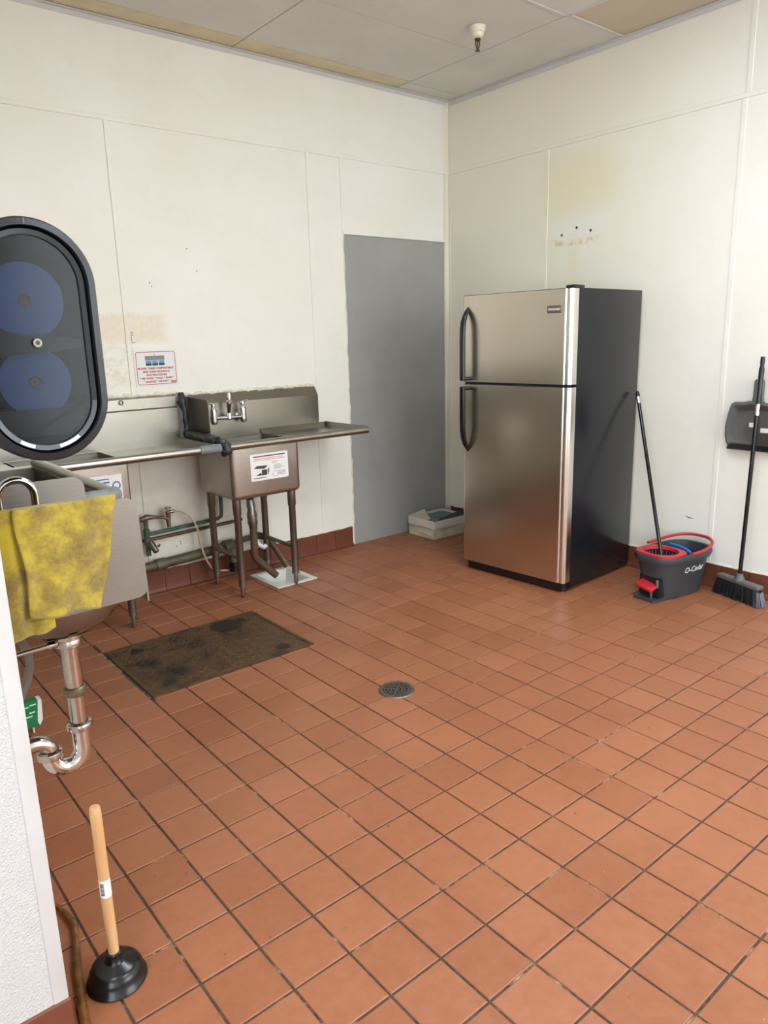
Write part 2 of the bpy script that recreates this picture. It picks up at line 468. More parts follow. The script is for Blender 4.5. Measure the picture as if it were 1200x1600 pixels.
for k, (ar, r) in enumerate(cells):
    sx, sy = r[1] - r[0], r[3] - r[2]
    dz = random.uniform(-0.0008, 0.0006); tilt = (random.uniform(-0.003, 0.003), random.uniform(-0.003, 0.003), 0)
    if k < 300 and ar > 0:
        me = full_tile if abs(sx - TW) < 1e-4 and abs(sy - TW) < 1e-4 else tile_mesh('floor_tile', sx, sy)
        o = bpy.data.objects.new('floor_tile', me); COL.objects.link(o)
        o.location = ((r[0] + r[1]) / 2, (r[2] + r[3]) / 2, dz); o.rotation_euler = tilt; o.parent = floor
    else:
        bv = 0.0018
        vs = [(r[0], r[2], -0.02), (r[1], r[2], -0.02), (r[1], r[3], -0.02), (r[0], r[3], -0.02),
              (r[0], r[2], dz - bv), (r[1], r[2], dz - bv), (r[1], r[3], dz - bv), (r[0], r[3], dz - bv),
              (r[0] + bv, r[2] + bv, dz), (r[1] - bv, r[2] + bv, dz), (r[1] - bv, r[3] - bv, dz), (r[0] + bv, r[3] - bv, dz)]
        fs = [[q + i, q + (i + 1) % 4, q + 4 + (i + 1) % 4, q + 4 + i] for q in (0, 4) for i in range(4)] + [[8, 9, 10, 11]]
        rest.add(vs, fs)
fr = rest.build('far_floor_tiles', 'quarry_tile', floor); fr['kind'] = 'stuff'

ZC = 3.078
wall_back = struct(MB().box((-4.6, 0.0, 0), (0.1, 0.1, 3.2)).build('wall_back', 'wall'), 'cream painted panel wall behind the sinks', 'wall')
wall_right = struct(MB().box((0.0, YN, 0), (0.1, 0.0, 3.2)).build('wall_right', 'wall'), 'cream painted panel wall behind the fridge', 'wall')
wall_left = struct(MB().box((XL, WY, 0), (WX, 0.0, 3.2)).build('wall_left', 'wall'), 'white pebbled wall end beside the hand sink', 'wall')
wall_side = struct(MB().box((XL - 0.1, YN, 0), (XL, WY, 3.2)).build('wall_side', 'wall'), 'cream wall left of the camera', 'wall')
wall_front = struct(MB().box((XL, YN - 0.1, 0), (0.0, YN, 3.2)).build('wall_front', 'wall'), 'cream wall behind the camera', 'wall')
def frame(o_, i_, axis, lo, hi, name, label):
    n = 4; loops = [[(o_[0], o_[2]), (o_[1], o_[2]), (o_[1], o_[3]), (o_[0], o_[3])], [(i_[0], i_[2]), (i_[1], i_[2]), (i_[1], i_[3]), (i_[0], i_[3])]]
    vs = [({'y': (a, e, c), 'x': (e, a, c)}[axis]) for e in (lo, hi) for lp in loops for a, c in lp]
    fs = []
    for j in range(n):
        k = (j + 1) % n; fs += [[j, k, n + k, n + j], [2 * n + j, 3 * n + j, 3 * n + k, 2 * n + k], [j, 2 * n + j, 2 * n + k, k], [n + j, n + k, 3 * n + k, 3 * n + j]]
    return struct(MB().add(vs, fs).build(name, 'trim_white'), label, 'added frame')
frame((-2.73, 0.0, 0.62, 2.88), (-2.65, -0.05, 0.70, 2.80), 'y', YN, YN + 0.05, 'added_frame_1', 'unseen white frame added around the assumed daylight lamp behind the camera')  # out-of-view frame added around the assumed rear daylight lamp
frame((-6.75, -3.97, 0.27, 2.83), (-6.65, -4.05, 0.35, 2.75), 'x', XL, XL + 0.05, 'added_frame_2', 'unseen frame added around the fill lamp left of the camera')  # out-of-view frame added to go with the left fill lamp
PT = 0.006
def panel(parent, lo, hi, mat='wall'):
    return MB().box(lo, hi).build('panel', mat, parent)
g = 0.0015
for x0, x1, z0, z1 in ((-3.79, -2.494, 0.14, 2.605), (-2.494, -1.243, 0.14, 2.605), (-1.243, -0.980, 0.0, 2.605), (-0.980, -0.057, 2.137, 2.605), (-0.057, -0.006, 0.0, 2.605), (-3.79, -0.006, 2.605, ZC)):
    panel(wall_back, (x0 + g, -PT, z0 + g), (x1 - g, 0.0, z1 - g))
for y0, y1, z0, z1 in ((-0.901, -0.0, 0.12, 2.605), (-2.146, -0.901, 0.12, 2.605), (-3.40, -2.146, 0.12, 2.605), (-2.160, -0.0, 2.605, ZC), (-3.40, -2.160, 2.605, ZC)):
    panel(wall_right, (-PT, y0 + g, z0 + g), (0.0, y1 - g, z1 - g))
def batten(parent, lo, hi):
    return MB().box(lo, hi, 0.002, 1).build('seam_strip', 'wall', parent)
B = PT + 0.0055
for x in (-2.494, -1.243, -0.035): batten(wall_back, (x - 0.014, -B, 0.142), (x + 0.014, -PT + 0.001, 2.595))
batten(wall_back, (-0.995, -B, 2.135), (-0.968, -PT + 0.001, 2.595))
batten(wall_back, (-3.79, -B - 0.001, 2.592), (-0.006, -PT + 0.001, 2.617))
batten(wall_back, (-0.985, -B - 0.004, 2.128), (-0.055, -PT + 0.001, 2.150))
for y in (-0.901, -2.146): batten(wall_right, (-B + 0.0025, y - 0.014, 0.13), (-PT + 0.001, y + 0.014, 2.595))
batten(wall_right, (-B - 0.001, -3.40, 2.592), (-PT + 0.001, -0.008, 2.617))
batten(wall_right, (-B + 0.0025, -2.174, 2.617), (-PT + 0.001, -2.146, 3.046))
batten(wall_right, (-B + 0.0025, -0.022, 0.13), (-PT + 0.001, -0.0062, 3.046))
panel(wall_left, (-4.02, WY - 0.006, 0.14), (WX - 0.026, WY, 3.06), 'frp')
panel(wall_left, (-4.9, WY - 0.006, 0.14), (-4.025, WY, 3.06), 'frp')
MB().box((WX - 0.026, WY - 0.009, 0.14), (WX + 0.004, WY + 0.028, 3.06), 0.0025, 2).build('corner_trim', 'trim_white', wall_left)

# grey boarded-up doorway with ragged painted edge
d = struct(MB().box((-0.979, -0.0025, 0.0), (-0.058, 0.0, 2.136)).build('door_1', 'grey_door'), 'flat grey board closing the doorway beside the fridge', 'door')
mb = MB()
for sx, n in ((-0.0575, 60), (-0.9795, 60)):
    pts = []
    for i in range(n + 1):
        z = 0.01 + 2.12 * i / n
        pts.append((sx + random.uniform(-0.004, 0.004) + (0.003 if sx > -0.5 else -0.002), -0.0075, z))
    mb.tube(pts, [random.uniform(0.0025, 0.0055) for _ in pts], 6)
mb.build('paint_edge', 'caulk', d)

# ceiling
ceiling = struct(MB().box((XL, YN, ZC + 0.016), (0.1, 0.1, ZC + 0.1)).build('ceiling', 'dark_void'), 'suspended ceiling of grey and beige panels', 'ceiling')
def ctile(x0, x1, y0, y1, mat, dz=0.0):
    gg = 0.0036
    return MB().box((x0 + gg, y0 + gg, ZC + dz), (x1 - gg, y1 - gg, ZC + 0.014 + dz)).build('ceiling_tile', mat, ceiling)
xc = [-0.51, -1.73, -2.95, -4.17, -5.39, XL]
yr = [0.0, -0.168, -0.786, -1.40, -2.01, -2.62, -3.23, -3.84, -4.45, -5.06, -5.67, YN]
for i in range(len(xc) - 1):
    for j in range(len(yr) - 1):
        x0, x1, y1, y0 = xc[i + 1], xc[i], yr[j], yr[j + 1]
        if x1 < WX - 0.4 and y0 > WY: continue
        m = 'ceiling_beige' if j == 0 else 'ceiling_grey'
        ctile(x0, x1, y0, y1, m, random.uniform(0, 0.002))
for y1, y0, m in ((0.0, -0.15, 'ceiling_grey'), (-0.15, -1.42, 'ceiling_grey'), (-1.42, -2.64, 'ceiling_tan'), (-2.64, -3.86, 'ceiling_grey'), (-3.86, -5.08, 'ceiling_grey'), (-5.08, YN, 'ceiling_grey')):
    ctile(-0.51, 0.0, y0, y1, m)
def tbar(lo, hi): return MB().box(lo, hi, 0.001, 1).build('grid_bar', 'trim_white', ceiling)
tbar((-0.522, -2.64, ZC - 0.004), (-0.498, -1.42, ZC + 0.002))
tbar((-0.51, -1.432, ZC - 0.004), (-0.002, -1.408, ZC + 0.002))
tbar((-1.73, -1.412, ZC - 0.004), (-0.525, -1.390, ZC + 0.002))
struct(MB().prism([(-0.0065, 3.048), (-0.0095, 3.048), (-0.010, 3.070), (-0.030, 3.071), (-0.030, 3.0755), (-0.0065, 3.0755)], 'x', -3.33, -0.03).build('trim_1', 'trim_white'), 'white angle trim where the sink wall meets the ceiling', 'trim')
struct(MB().prism([(-0.0065, 3.050), (-0.0085, 3.050), (-0.009, 3.072), (-0.030, 3.0725), (-0.030, 3.0755), (-0.0065, 3.0755)], 'x', -3.79, -3.33).build('trim_2', 'trim_white'), 'short loose end of white ceiling trim at far left', 'trim')
struct(MB().prism([(-0.0105, 3.048), (-0.0135, 3.048), (-0.014, 3.070), (-0.034, 3.071), (-0.034, 3.0755), (-0.0105, 3.0755)][::1], 'y', -3.4, -0.03).build('trim_3', 'trim_white'), 'white angle trim where the fridge wall meets the ceiling', 'trim')

# cove base of quarry tile
def base_run(name, label, pts, face, n, z1):
    root = bpy.data.objects.new(name, None); COL.objects.link(root); root.location = (0, 0, 0)
    root['kind'] = 'structure'; root['label'] = label; root['category'] = 'baseboard'
    return root
def cove(w_, axis, lo, hi, sgn, off, z1):
    # profile across the wall: distance from the wall, height
    pr = [(0.0, 0.0), (0.036, 0.0), (0.036, 0.004), (0.022, 0.010), (0.014, 0.024), (0.012, 0.05), (0.012, z1 - 0.003), (0.009, z1), (0.0, z1)]
    mb = MB(); mb.prism([(off + sgn * a, c) for a, c in pr], axis, lo, hi)
    return mb
bb = base_run('baseboard_back', 'dark red tile cove base under the sinks', None, None, 0, 0)
x = -1.0
while x > -3.78:
    cove(0, 'x', max(x - 0.1545, -3.79), x - 0.0, -1, -0.002, 0.140).build('base_tile', 'base_tile', bb); x -= 0.158
bb2 = base_run('baseboard_right', 'dark red tile cove base along the fridge wall', None, None, 0, 0)
y = -0.02
while y > -3.4:
    cove(0, 'y', y - 0.1545, y, -1, -0.002, 0.130).build('base_tile', 'base_tile', bb2); y -= 0.158
bb3 = base_run('baseboard_left', 'dark red tile base under the pebbled wall end', None, None, 0, 0)
x = WX + 0.006
while x > -5.0:
    cove(0, 'x', x - 0.1545, x, -1, WY, 0.140).build('base_tile', 'base_tile', bb3); x -= 0.158
y = WY
while y < -0.15:
    cove(0, 'y', y, y + 0.1545, 1, WX, 0.140).build('base_tile', 'base_tile', bb3); y += 0.158
for nm, p, rr in (('baseboard_back', bb, [(-3.79, -0.003, 0.1405), (-2.4, -0.003, 0.143), (-1.0, -0.003, 0.141)]),):
    pts = [(-3.7 + 2.7 * i / 70, -0.012 + random.uniform(-0.002, 0.002), 0.142 + random.uniform(-0.003, 0.003)) for i in range(71)]
    MB().tube(pts, [random.uniform(0.003, 0.006) for _ in pts], 6).build('caulk_line', 'caulk', p)
pts = [(-0.012 + random.uniform(-0.001, 0.001), -0.05 - 3.3 * i / 70, 0.132 + random.uniform(-0.002, 0.002)) for i in range(71)]
MB().tube(pts, [random.uniform(0.003, 0.006) for _ in pts], 6).build('caulk_line', 'caulk', bb2)

# ------------------------------------------------------------------ refrigerator (local: x depth, y width to the left)
f = thing('refrigerator', (-0.698, -1.685, 0), 'tall stainless steel top-freezer refrigerator with black side against the cream wall', 'refrigerator', math.radians(3.37))
W, D, H = 0.758, 0.655, 1.688
def L(mb, name, mat, parent=f, angle=35): return mb.build(name, mat, parent, angle, world=False)
L(MB().box((0.0, 0.0, 0.022), (D, W, H), 0.004, 2), 'body', 'fridge_side')
L(MB().box((-0.006, 0.008, 0.06), (0.002, W - 0.008, 1.682)), 'gasket', 'black_rubber')
def door_profile(y0, y1):
    pr = [(-0.006, y0), (-0.006, y1)]
    for i in range(7):
        a = math.radians(90 * i / 6); pr.append((-0.048 - 0.022 * math.sin(a), y1 - 0.022 + 0.022 * math.cos(a)))
    pr += [(-0.070, y0)]
    return pr
def trim_profile():
    pr = [(-0.006, 0.0)]
    pr += [(-0.040, 0.0)]
    for i in range(6):
        a = math.radians(90 * i / 5); pr.append((-0.040 - 0.026 * math.sin(a), 0.024 - 0.024 * math.cos(a)))
    pr += [(-0.066, 0.027), (-0.062, 0.029), (-0.062, 0.034), (-0.066, 0.036), (-0.0705, 0.040), (-0.0705, 0.047), (-0.006, 0.047)]
    return pr
for z0, z1, nm in ((1.186, 1.684, 'freezer_door'), (0.062, 1.170, 'fridge_door')):
    dr = L(MB().prism(door_profile(0.047, W), 'z', z0, z1, True), nm, 'steel_fridge', f, 25)
    L(MB().prism(trim_profile(), 'z', z0, z1, True), 'door_trim', 'steel_trim', dr, 25)
    for e in (z0, z1):
        L(MB().box((-0.064, 0.02, e - 0.003), (-0.010, W - 0.01, e + 0.003)), 'edge_cap', 'black_plastic', dr)
    # bowed bar handle fixed at its far end and next to the split
    yh = W - 0.047
    up = z0 > 1
    tip, foot = (1.620, 1.194) if up else (0.762, 1.160)
    s = -1 if up else 1
    path = [(-0.066, tip), (-0.080, tip + s * 0.022), (-0.098, tip + s * 0.050), (-0.112, tip + s * 0.085), (-0.119, tip + s * 0.13), (-0.121, tip + s * 0.20), (-0.121, foot - s * 0.004)]
    mb = MB(); ring = []
    hw = [0.004, 0.011, 0.0155, 0.0175, 0.018, 0.018, 0.018]; ht = [0.004, 0.010, 0.012, 0.012, 0.012, 0.012, 0.012]
    vs = []; fs = []; K = 10
    for i, (px, pz) in enumerate(path):
        a = path[max(i - 1, 0)]; b = path[min(i + 1, len(path) - 1)]
        tx, tz = b[0] - a[0], b[1] - a[1]; ln = math.hypot(tx, tz); nx, nz = -tz / ln, tx / ln
        for j in range(K):
            t = 2 * math.pi * j / K; cc = math.copysign(abs(math.cos(t)) ** 0.7, math.cos(t)); ss = math.copysign(abs(math.sin(t)) ** 0.7, math.sin(t))
            vs.append((px + nx * ss * ht[i], yh + cc * hw[i], pz + nz * ss * ht[i]))
    for i in range(len(path) - 1):
        for j in range(K): fs.append([i * K + j, i * K + (j + 1) % K, (i + 1) * K + (j + 1) % K, (i + 1) * K + j])
    fs += [list(range(K)), list(range((len(path) - 1) * K, len(path) * K))]
    mb.add(vs, fs, True)
    zf = sorted((foot, foot + s * -0.022))
    mb.box((-0.130, yh - 0.017, zf[0]), (-0.060, yh + 0.017, zf[1]), 0.005, 2)
    plab(L(mb, 'handle', 'black_gloss', dr, 50), 'black bowed bar handle')
L(MB().box((-0.052, 0.03, 1.168), (0.0, W - 0.01, 1.188)), 'door_gap_seal', 'black_plastic')
# badge
q = L(MB().box((-0.0745, 0.062, 1.562), (-0.069, 0.152, 1.600), 0.0015, 1), 'badge', 'steel_dull')
def floc(v): return Matrix.Rotation(f.rotation_euler.z, 3, 'Z') @ Vector(v) + Vector(f.location)
text('badge_lettering', 'FRIGIDAIRE', 0.0145, floc((-0.0748, 0.107, 1.581)), Matrix.Rotation(f.rotation_euler.z, 3, 'Z') @ Vector((0, -1, 0)), (0, 0, 1), 'white_plastic', q, bold=0.0003)
L(MB().box((-0.040, 0.004, 1.684), (0.055, 0.062, 1.704), 0.006, 2), 'hinge_cover', 'black_plastic')
L(MB().prism(rrect(-0.045, 0.03, 0.014, 0.735, 0.012), 'z', 0.006, 0.058), 'kick_plate', 'black_plastic')
for yy in (0.03, W - 0.04):
    L(MB().lathe([(0.004, 0.0), (0.014, 0.0), (0.014, 0.008), (0.005, 0.010), (0.005, 0.03)], (-0.030, yy, 0.0), seg=12, cap=True), 'levelling_foot', 'galvanised')
    L(MB().lathe([(0.002, -0.01), (0.022, -0.01), (0.022, 0.01), (0.002, 0.01)], (0.55, yy, 0.022), axis=(0, 1, 0), seg=14), 'roller', 'black_plastic')

# ------------------------------------------------------------------ helpers for sink parts
def bowl(name, parent, x0, x1, y0, y1, z0, z1, r=0.03, mat='steel_dull'):
    # open-top welded bowl: outer and inner skin with rounded vertical and bottom edges
    mb = MB(); t = 0.004; rings = []
    def ring(ins, z, rr): return [(px, py, z) for px, py in rrect(x0 + ins, x1 - ins, y0 + ins, y1 - ins, max(rr, 0.004), 4)]
    levels = [(0, z1, r), (0, z0 + r, r)]
    for i in range(1, 5):
        a = math.radians(90 * i / 4); levels.append((r * (1 - math.cos(a)) * 0.9, z0 + r - r * math.sin(a), r))
    inner = [(t, z1, r - t), (t, z0 + r, r - t)]
    for i in range(1, 5):
        a = math.radians(90 * i / 4); inner.append((t + (r - t) * (1 - math.cos(a)) * 0.9, z0 + t + (r - t) * (1 - math.sin(a)), r - t))
    seq = [ring(*l) for l in levels[::-1]] + [ring(*l) for l in inner]
    n = len(seq[0]); vs = [p for q in seq for p in q]
    fs = [[i * n + j, i * n + (j + 1) % n, (i + 1) * n + (j + 1) % n, (i + 1) * n + j] for i in range(len(seq) - 1) for j in range(n)]
    fs += [list(range(n)), list(range((len(seq) - 1) * n, len(seq) * n))]
    mb.add(vs, fs, True)
    return mb.build(name, mat, parent, 40)
def leg(parent, x, y, ztop, mat='steel_dull'):
    lg = MB().lathe([(0.0245, ztop), (0.0245, ztop - 0.10), (0.0205, ztop - 0.106), (0.0205, 0.075)], (x, y, 0), seg=18, cap=True).build('leg', mat, parent)
    MB().lathe([(0.023, 0.082), (0.023, 0.072), (0.0135, 0.070), (0.0135, 0.018), (0.010, 0.004), (0.006, 0.0)], (x, y, 0), seg=16, cap=True).build('bullet_foot', 'galvanised', lg)
    return lg
def barlines(mb, x0, x1, y, n, h, gap, z, jitter=0.2, centre=False):
    for i in range(n):
        wd = (x1 - x0) * (1 - random.random() * jitter); a = (x0 + x1) / 2 - wd / 2 if centre else x0
        mb.box((a, y - 0.0016, z - i * gap - h), (a + wd, y, z - i * gap))
    return mb

# ------------------------------------------------------------------ single-bowl sink with drainboard
s1 = thing('prep_sink', (-1.95, -0.28, 0), 'single bowl steel sink with right drainboard and splash guard, standing beside the grey door', 'sink')
SP = [(-0.008, 0.868), (-0.052, 0.868), (-0.052, 1.102), (-0.012, 1.158), (-0.008, 1.158)]
MB().prism(SP, 'x', -2.197, -1.275).build('backsplash', 'steel_sink', s1)
bowl('bowl', s1, -2.172, -1.722, -0.490, -0.062, 0.585, 0.893, 0.028, 'steel_bowl')
# drainboard deck: shallow tray right of the bowl, flat frame round the bowl
mb = MB()
mb.box((-2.197, -0.500, 0.884), (-2.166, -0.050, 0.893)); mb.box((-1.728, -0.500, 0.880), (-1.232, -0.050, 0.887))
mb.box((-2.166, -0.500, 0.884), (-1.728, -0.484, 0.893)); mb.box((-2.166, -0.068, 0.884), (-1.728, -0.050, 0.893))
mb.prism([(-1.245, 0.880), (-1.222, 0.880), (-1.218, 0.922), (-1.232, 0.922)], 'y', -0.512, -0.050)
mb.prism([(-0.086, 0.887), (-0.052, 0.920), (-0.050, 0.880)], 'x', -1.728, -1.24)
mb.build('drainboard', 'steel_sink', s1)
rim = [(-0.484, 0.886), (-0.492, 0.905), (-0.500, 0.917)]
for i in range(13):
    a = math.radians(80 - 250 * i / 12); rim.append((-0.512 - 0.0 + 0.021 * -math.cos(math.radians(100) - a + math.radians(80)) , 0.898 + 0.021 * math.sin(a)))
rim = [(-0.480, 0.884), (-0.490, 0.908)] + [(-0.508 + 0.021 * math.cos(math.radians(60 + 230 * i / 12)), 0.899 + 0.021 * math.sin(math.radians(60 + 230 * i / 12))) for i in range(13)] + [(-0.492, 0.879)]
MB().prism(rim, 'x', -2.200, -1.226, True).build('rolled_rim', 'steel_sink', s1, 30)
MB().prism([(-0.050, 0.94), (-0.050, 1.150), (-0.012, 1.158), (-0.012, 0.94)], 'x', -2.203, -2.199).build('side_fin', 'steel_dull', s1)
pl = [(-0.040, 0.915), (-0.320, 0.915)] + [(-0.320, 0.95), (-0.318, 1.118), (-0.310, 1.138), (-0.292, 1.146), (-0.040, 1.152)]
MB().prism(pl, 'x', -2.199, -2.194).build('side_splash', 'steel_dull', s1)
for x_, y_ in ((-2.135, -0.445), (-1.775, -0.455), (-2.135, -0.125), (-1.775, -0.125)): leg(s1, x_, y_, 0.60)
for x_ in (-2.135, -1.775): MB().tube([(x_, -0.435, 0.238), (x_, -0.135, 0.238)], 0.012, 12).build('brace', 'steel_dull', s1)
# instruction sticker on the bowl front
yb = -0.4905
st = MB().prism([(a, c) for a, c in rrect(-2.055, -1.808, 0.683, 0.836, 0.008)], 'y', yb - 0.001, yb + 0.0006).build('sticker', 'paper_white', s1)
plab(st, 'white instruction sticker with a small sink drawing')
ys_ = yb - 0.001
mb = MB(); barlines(mb, -2.035, -1.825, ys_ + 0.0012, 1, 0.0065, 0.01, 0.824, 0.0)
mb.box((-1.902, ys_ - 0.0004, 0.728), (-1.865, ys_ + 0.001, 0.7285))
barlines(mb, -2.04, -1.955, ys_ + 0.0012, 1, 0.004, 0.01, 0.700, 0.0)
mb.build('printed_line', 'ink_dark', st)
mb = MB(); barlines(mb, -2.04, -1.83, ys_ + 0.0012, 2, 0.004, 0.009, 0.810, 0.25, True); barlines(mb, -1.915, -1.875, ys_ + 0.0012, 2, 0.004, 0.008, 0.786, 0.3)
mb.build('printed_line', 'ink_pink', st)
mb = MB(); barlines(mb, -1.905, -1.835, ys_ + 0.0012, 4, 0.003, 0.0075, 0.765, 0.4); barlines(mb, -1.878, -1.822, ys_ + 0.0012, 4, 0.003, 0.0075, 0.728, 0.3)
mb.build('printed_line', 'ink_grey', st)
mb = MB()
for poly in ([(-2.035, 0.755), (-2.015, 0.768), (-1.945, 0.766), (-1.965, 0.748)], [(-1.985, 0.742), (-1.950, 0.744), (-1.950, 0.712), (-1.985, 0.710)], [(-2.025, 0.712), (-1.99, 0.728), (-1.985, 0.712)], [(-1.945, 0.744), (-1.934, 0.752), (-1.94, 0.72), (-1.945, 0.712)]):
    mb.prism(poly, 'y', ys_ - 0.0005, ys_ + 0.0005)
mb.build('sink_drawing', 'ink_dark', st)
mb = MB().lathe([(0.014, -0.0004), (0.017, -0.0004), (0.017, 0.0004), (0.014, 0.0004), (0.014, -0.0004)], (-1.897, ys_, 0.712), axis=(0, 1, 0), seg=20); mb.build('round_mark', 'ink_pink', st)
# wall-mounted faucet
fa = MB()
fz = 1.022; fy = -0.105
fa.tube([(-2.063, fy, fz - 0.005), (-1.868, fy, fz - 0.010)], 0.0105, 14)
for fx in (-2.063, -1.868):
    fa.lathe([(0.006, -0.045), (0.019, -0.038), (0.021, -0.015), (0.018, 0.010), (0.021, 0.035), (0.016, 0.050), (0.012, 0.062)], (fx, fy, fz), seg=18, cap=True)
    fa.lathe([(0.026, 0.050), (0.026, 0.046), (0.017, 0.040), (0.015, 0.0)], (fx, fy, fz - 0.006), axis=(0, 1, 0), seg=18, cap=True)
fa.lathe([(0.012, -0.022), (0.020, -0.015), (0.021, 0.012), (0.014, 0.022)], (-1.964, fy, fz), seg=18, cap=True)
fo = fa.build('faucet', 'chrome', s1, 40)
MB().lathe([(0.012, 0.018), (0.0125, 0.055), (0.015, 0.060), (0.0155, 0.075), (0.020, 0.080), (0.020, 0.092), (0.014, 0.098), (0.012, 0.132), (0.009, 0.140)], (-1.964, fy, fz), (0.02, -0.10, 1), seg=18, cap=True).build('spout_riser', 'chrome', fo, 40)
for fx, dx, dy in ((-2.063, -0.030, -0.010), (-1.868, 0.048, 0.016)):
    hm = MB().lathe([(0.008, 0.060), (0.013, 0.064), (0.014, 0.078), (0.009, 0.086)], (fx, fy, fz), seg=14, cap=True)
    hm.tube([(fx - dx * 0.5, fy - dy * 0.5, fz + 0.077), (fx + dx * 0.3, fy + dy, fz + 0.080), (fx + dx, fy + dy, fz + 0.086)], [0.0045, 0.006, 0.0045], 10)
    hm.build('faucet_handle', 'chrome', fo, 40)

# ------------------------------------------------------------------ long sink left of it
s2 = thing('compartment_sink', (-3.0, -0.28, 0), 'long steel compartment sink with high backsplash, left of the single bowl sink', 'sink')
MB().prism([(-0.014, 0.868), (-0.052, 0.868), (-0.052, 1.095), (-0.044, 1.103), (-0.044, 1.160), (-0.014, 1.168)], 'x', -3.775, -2.262).build('backsplash', 'steel_sink', s2)
mb = MB()
mb.box((-2.735, -0.500, 0.880), (-2.262, -0.050, 0.887)); mb.box((-3.775, -0.500, 0.880), (-3.215, -0.050, 0.887))
mb.box((-3.215, -0.500, 0.884), (-2.735, -0.484, 0.893)); mb.box((-3.215, -0.068, 0.884), (-2.735, -0.050, 0.893))
mb.prism([(-2.285, 0.880), (-2.262, 0.880), (-2.262, 0.922), (-2.274, 0.922)], 'y', -0.505, -0.050)
mb.build('drainboard', 'steel_sink', s2)
MB().prism(rim, 'x', -3.775, -2.262, True).build('rolled_rim', 'steel_sink', s2, 30)
bowl('bowl', s2, -3.208, -2.742, -0.488, -0.062, 0.560, 0.893, 0.012, 'steel_bowl')
for x_, y_ in ((-2.790, -0.455), (-2.790, -0.125), (-3.72, -0.455), (-3.72, -0.125)): leg(s2, x_, y_, 0.90 if x_ < -3.5 else 0.575)
MB().lathe([(0.014, 0.0), (0.014, 0.004), (0.009, 0.007), (0.009, 0.002), (0.003, 0.002)], (-2.585, -0.0445, 1.146), axis=(0, -1, 0), seg=18).build('splash_bolt', 'galvanised', s2)
yb = -0.4885
st = MB().prism([(a, c) for a, c in rrect(-2.985, -2.783, 0.690, 0.832, 0.005)], 'y', yb - 0.001, yb + 0.0006).build('sticker', 'paper_white', s2)
plab(st, 'white sticker with blue print and a round blue icon')
mb = MB(); barlines(mb, -2.97, -2.845, yb, 1, 0.005, 0.012, 0.815, 0.0); barlines(mb, -2.935, -2.845, yb, 1, 0.008, 0.012, 0.800, 0.0); mb.build('printed_line', 'ink_blue', st)
mb = MB().lathe([(0.015, -0.0008), (0.021, -0.0008), (0.021, 0.0004), (0.015, 0.0004), (0.015, -0.0008)], (-2.812, yb - 0.001, 0.776), axis=(0, 1, 0), seg=24)
mb.tube([(-2.828, yb - 0.001, 0.762), (-2.85, yb - 0.001, 0.748)], 0.003, 6); mb.build('round_icon', 'ink_blue', st)

# ------------------------------------------------------------------ return sink along the left wall
s3 = thing('return_sink', (-3.47, -1.02, 0), 'steel sink along the left wall with grey taped edge, behind the hand sink', 'sink')
zr = 0.945
bowl('bowl', s3, -3.60, -3.205, -1.50, -1.04, 0.66, zr - 0.014, 0.03)
bowl('bowl', s3, -3.60, -3.205, -1.02, -0.60, 0.66, zr - 0.014, 0.03)
mb = MB()
mb.box((-3.785, -1.555, zr - 0.02), (-3.598, -0.535, zr - 0.012)); mb.box((-3.598, -1.555, zr - 0.02), (-3.190, -1.498, zr - 0.012))
mb.box((-3.598, -1.042, zr - 0.020), (-3.190, -1.018, zr - 0.012)); mb.box((-3.598, -0.602, zr - 0.02), (-3.190, -0.535, zr - 0.012)); mb.box((-3.212, -1.498, zr - 0.020), (-3.190, -0.602, zr - 0.012))
mb.build('deck', 'steel_sink', s3)
MB().tube([(-3.185, -0.54, zr), (-3.185, -1.53, zr)], 0.022, 16).build('rolled_rim', 'steel_sink', s3)
MB().tube([(-3.785, -1.560, zr), (-3.200, -1.560, zr)], 0.022, 16).build('rolled_rim', 'steel_sink', s3)
MB().tube([(-3.330, -1.560, zr), (-3.200, -1.560, zr), (-3.185, -1.552, zr), (-3.181, -1.535, zr)], 0.0255, 16).build('tape_wrap', 'grey_tape', s3)
MB().prism([(-1.556, 0.93), (-1.556, 1.10), (-0.535, 1.10), (-0.535, 0.93)], 'x', -3.790, -3.782).build('backsplash', 'steel_sink', s3)
for y_ in (-1.48, -0.62): leg(s3, -3.735, y_, zr - 0.02)

# tape and plastic bridging the two sinks
tp = thing('plastic_wrap', (-2.23, -0.28, 0.9), 'crumpled dark plastic and tape bridging the gap between the two steel sinks', 'plastic sheet')
def crumple(path, rs, seg=10, amp=0.0045):
    fine = []; rr = []
    for i in range(len(path) - 1):
        for k in range(4):
            t = k / 4; fine.append(Vector(path[i]).lerp(Vector(path[i + 1]), t)); rr.append(rs[i] + (rs[i + 1] - rs[i]) * t)
    fine.append(Vector(path[-1])); rr.append(rs[-1])
    rr = [q * random.uniform(0.75, 1.25) for q in rr]
    mb = MB().tube(fine, rr, seg)
    for v in mb.v: v += Vector((random.uniform(-amp, amp), random.uniform(-amp, amp), random.uniform(-amp, amp)))
    return mb
mb = crumple([(-2.232, -0.045, 1.175), (-2.240, -0.070, 1.130), (-2.232, -0.080, 1.07), (-2.230, -0.080, 0.98), (-2.232, -0.085, 0.935)], [0.016, 0.020, 0.015, 0.016, 0.018])
mb.build('vertical_strip', 'black_tape', tp, 60)
mb = crumple([(-2.230, -0.085, 0.942), (-2.232, -0.20, 0.938), (-2.230, -0.34, 0.936), (-2.232, -0.45, 0.930)], [0.026, 0.028, 0.030, 0.028])
mb.build('deck_strip', 'black_tape', tp, 60)
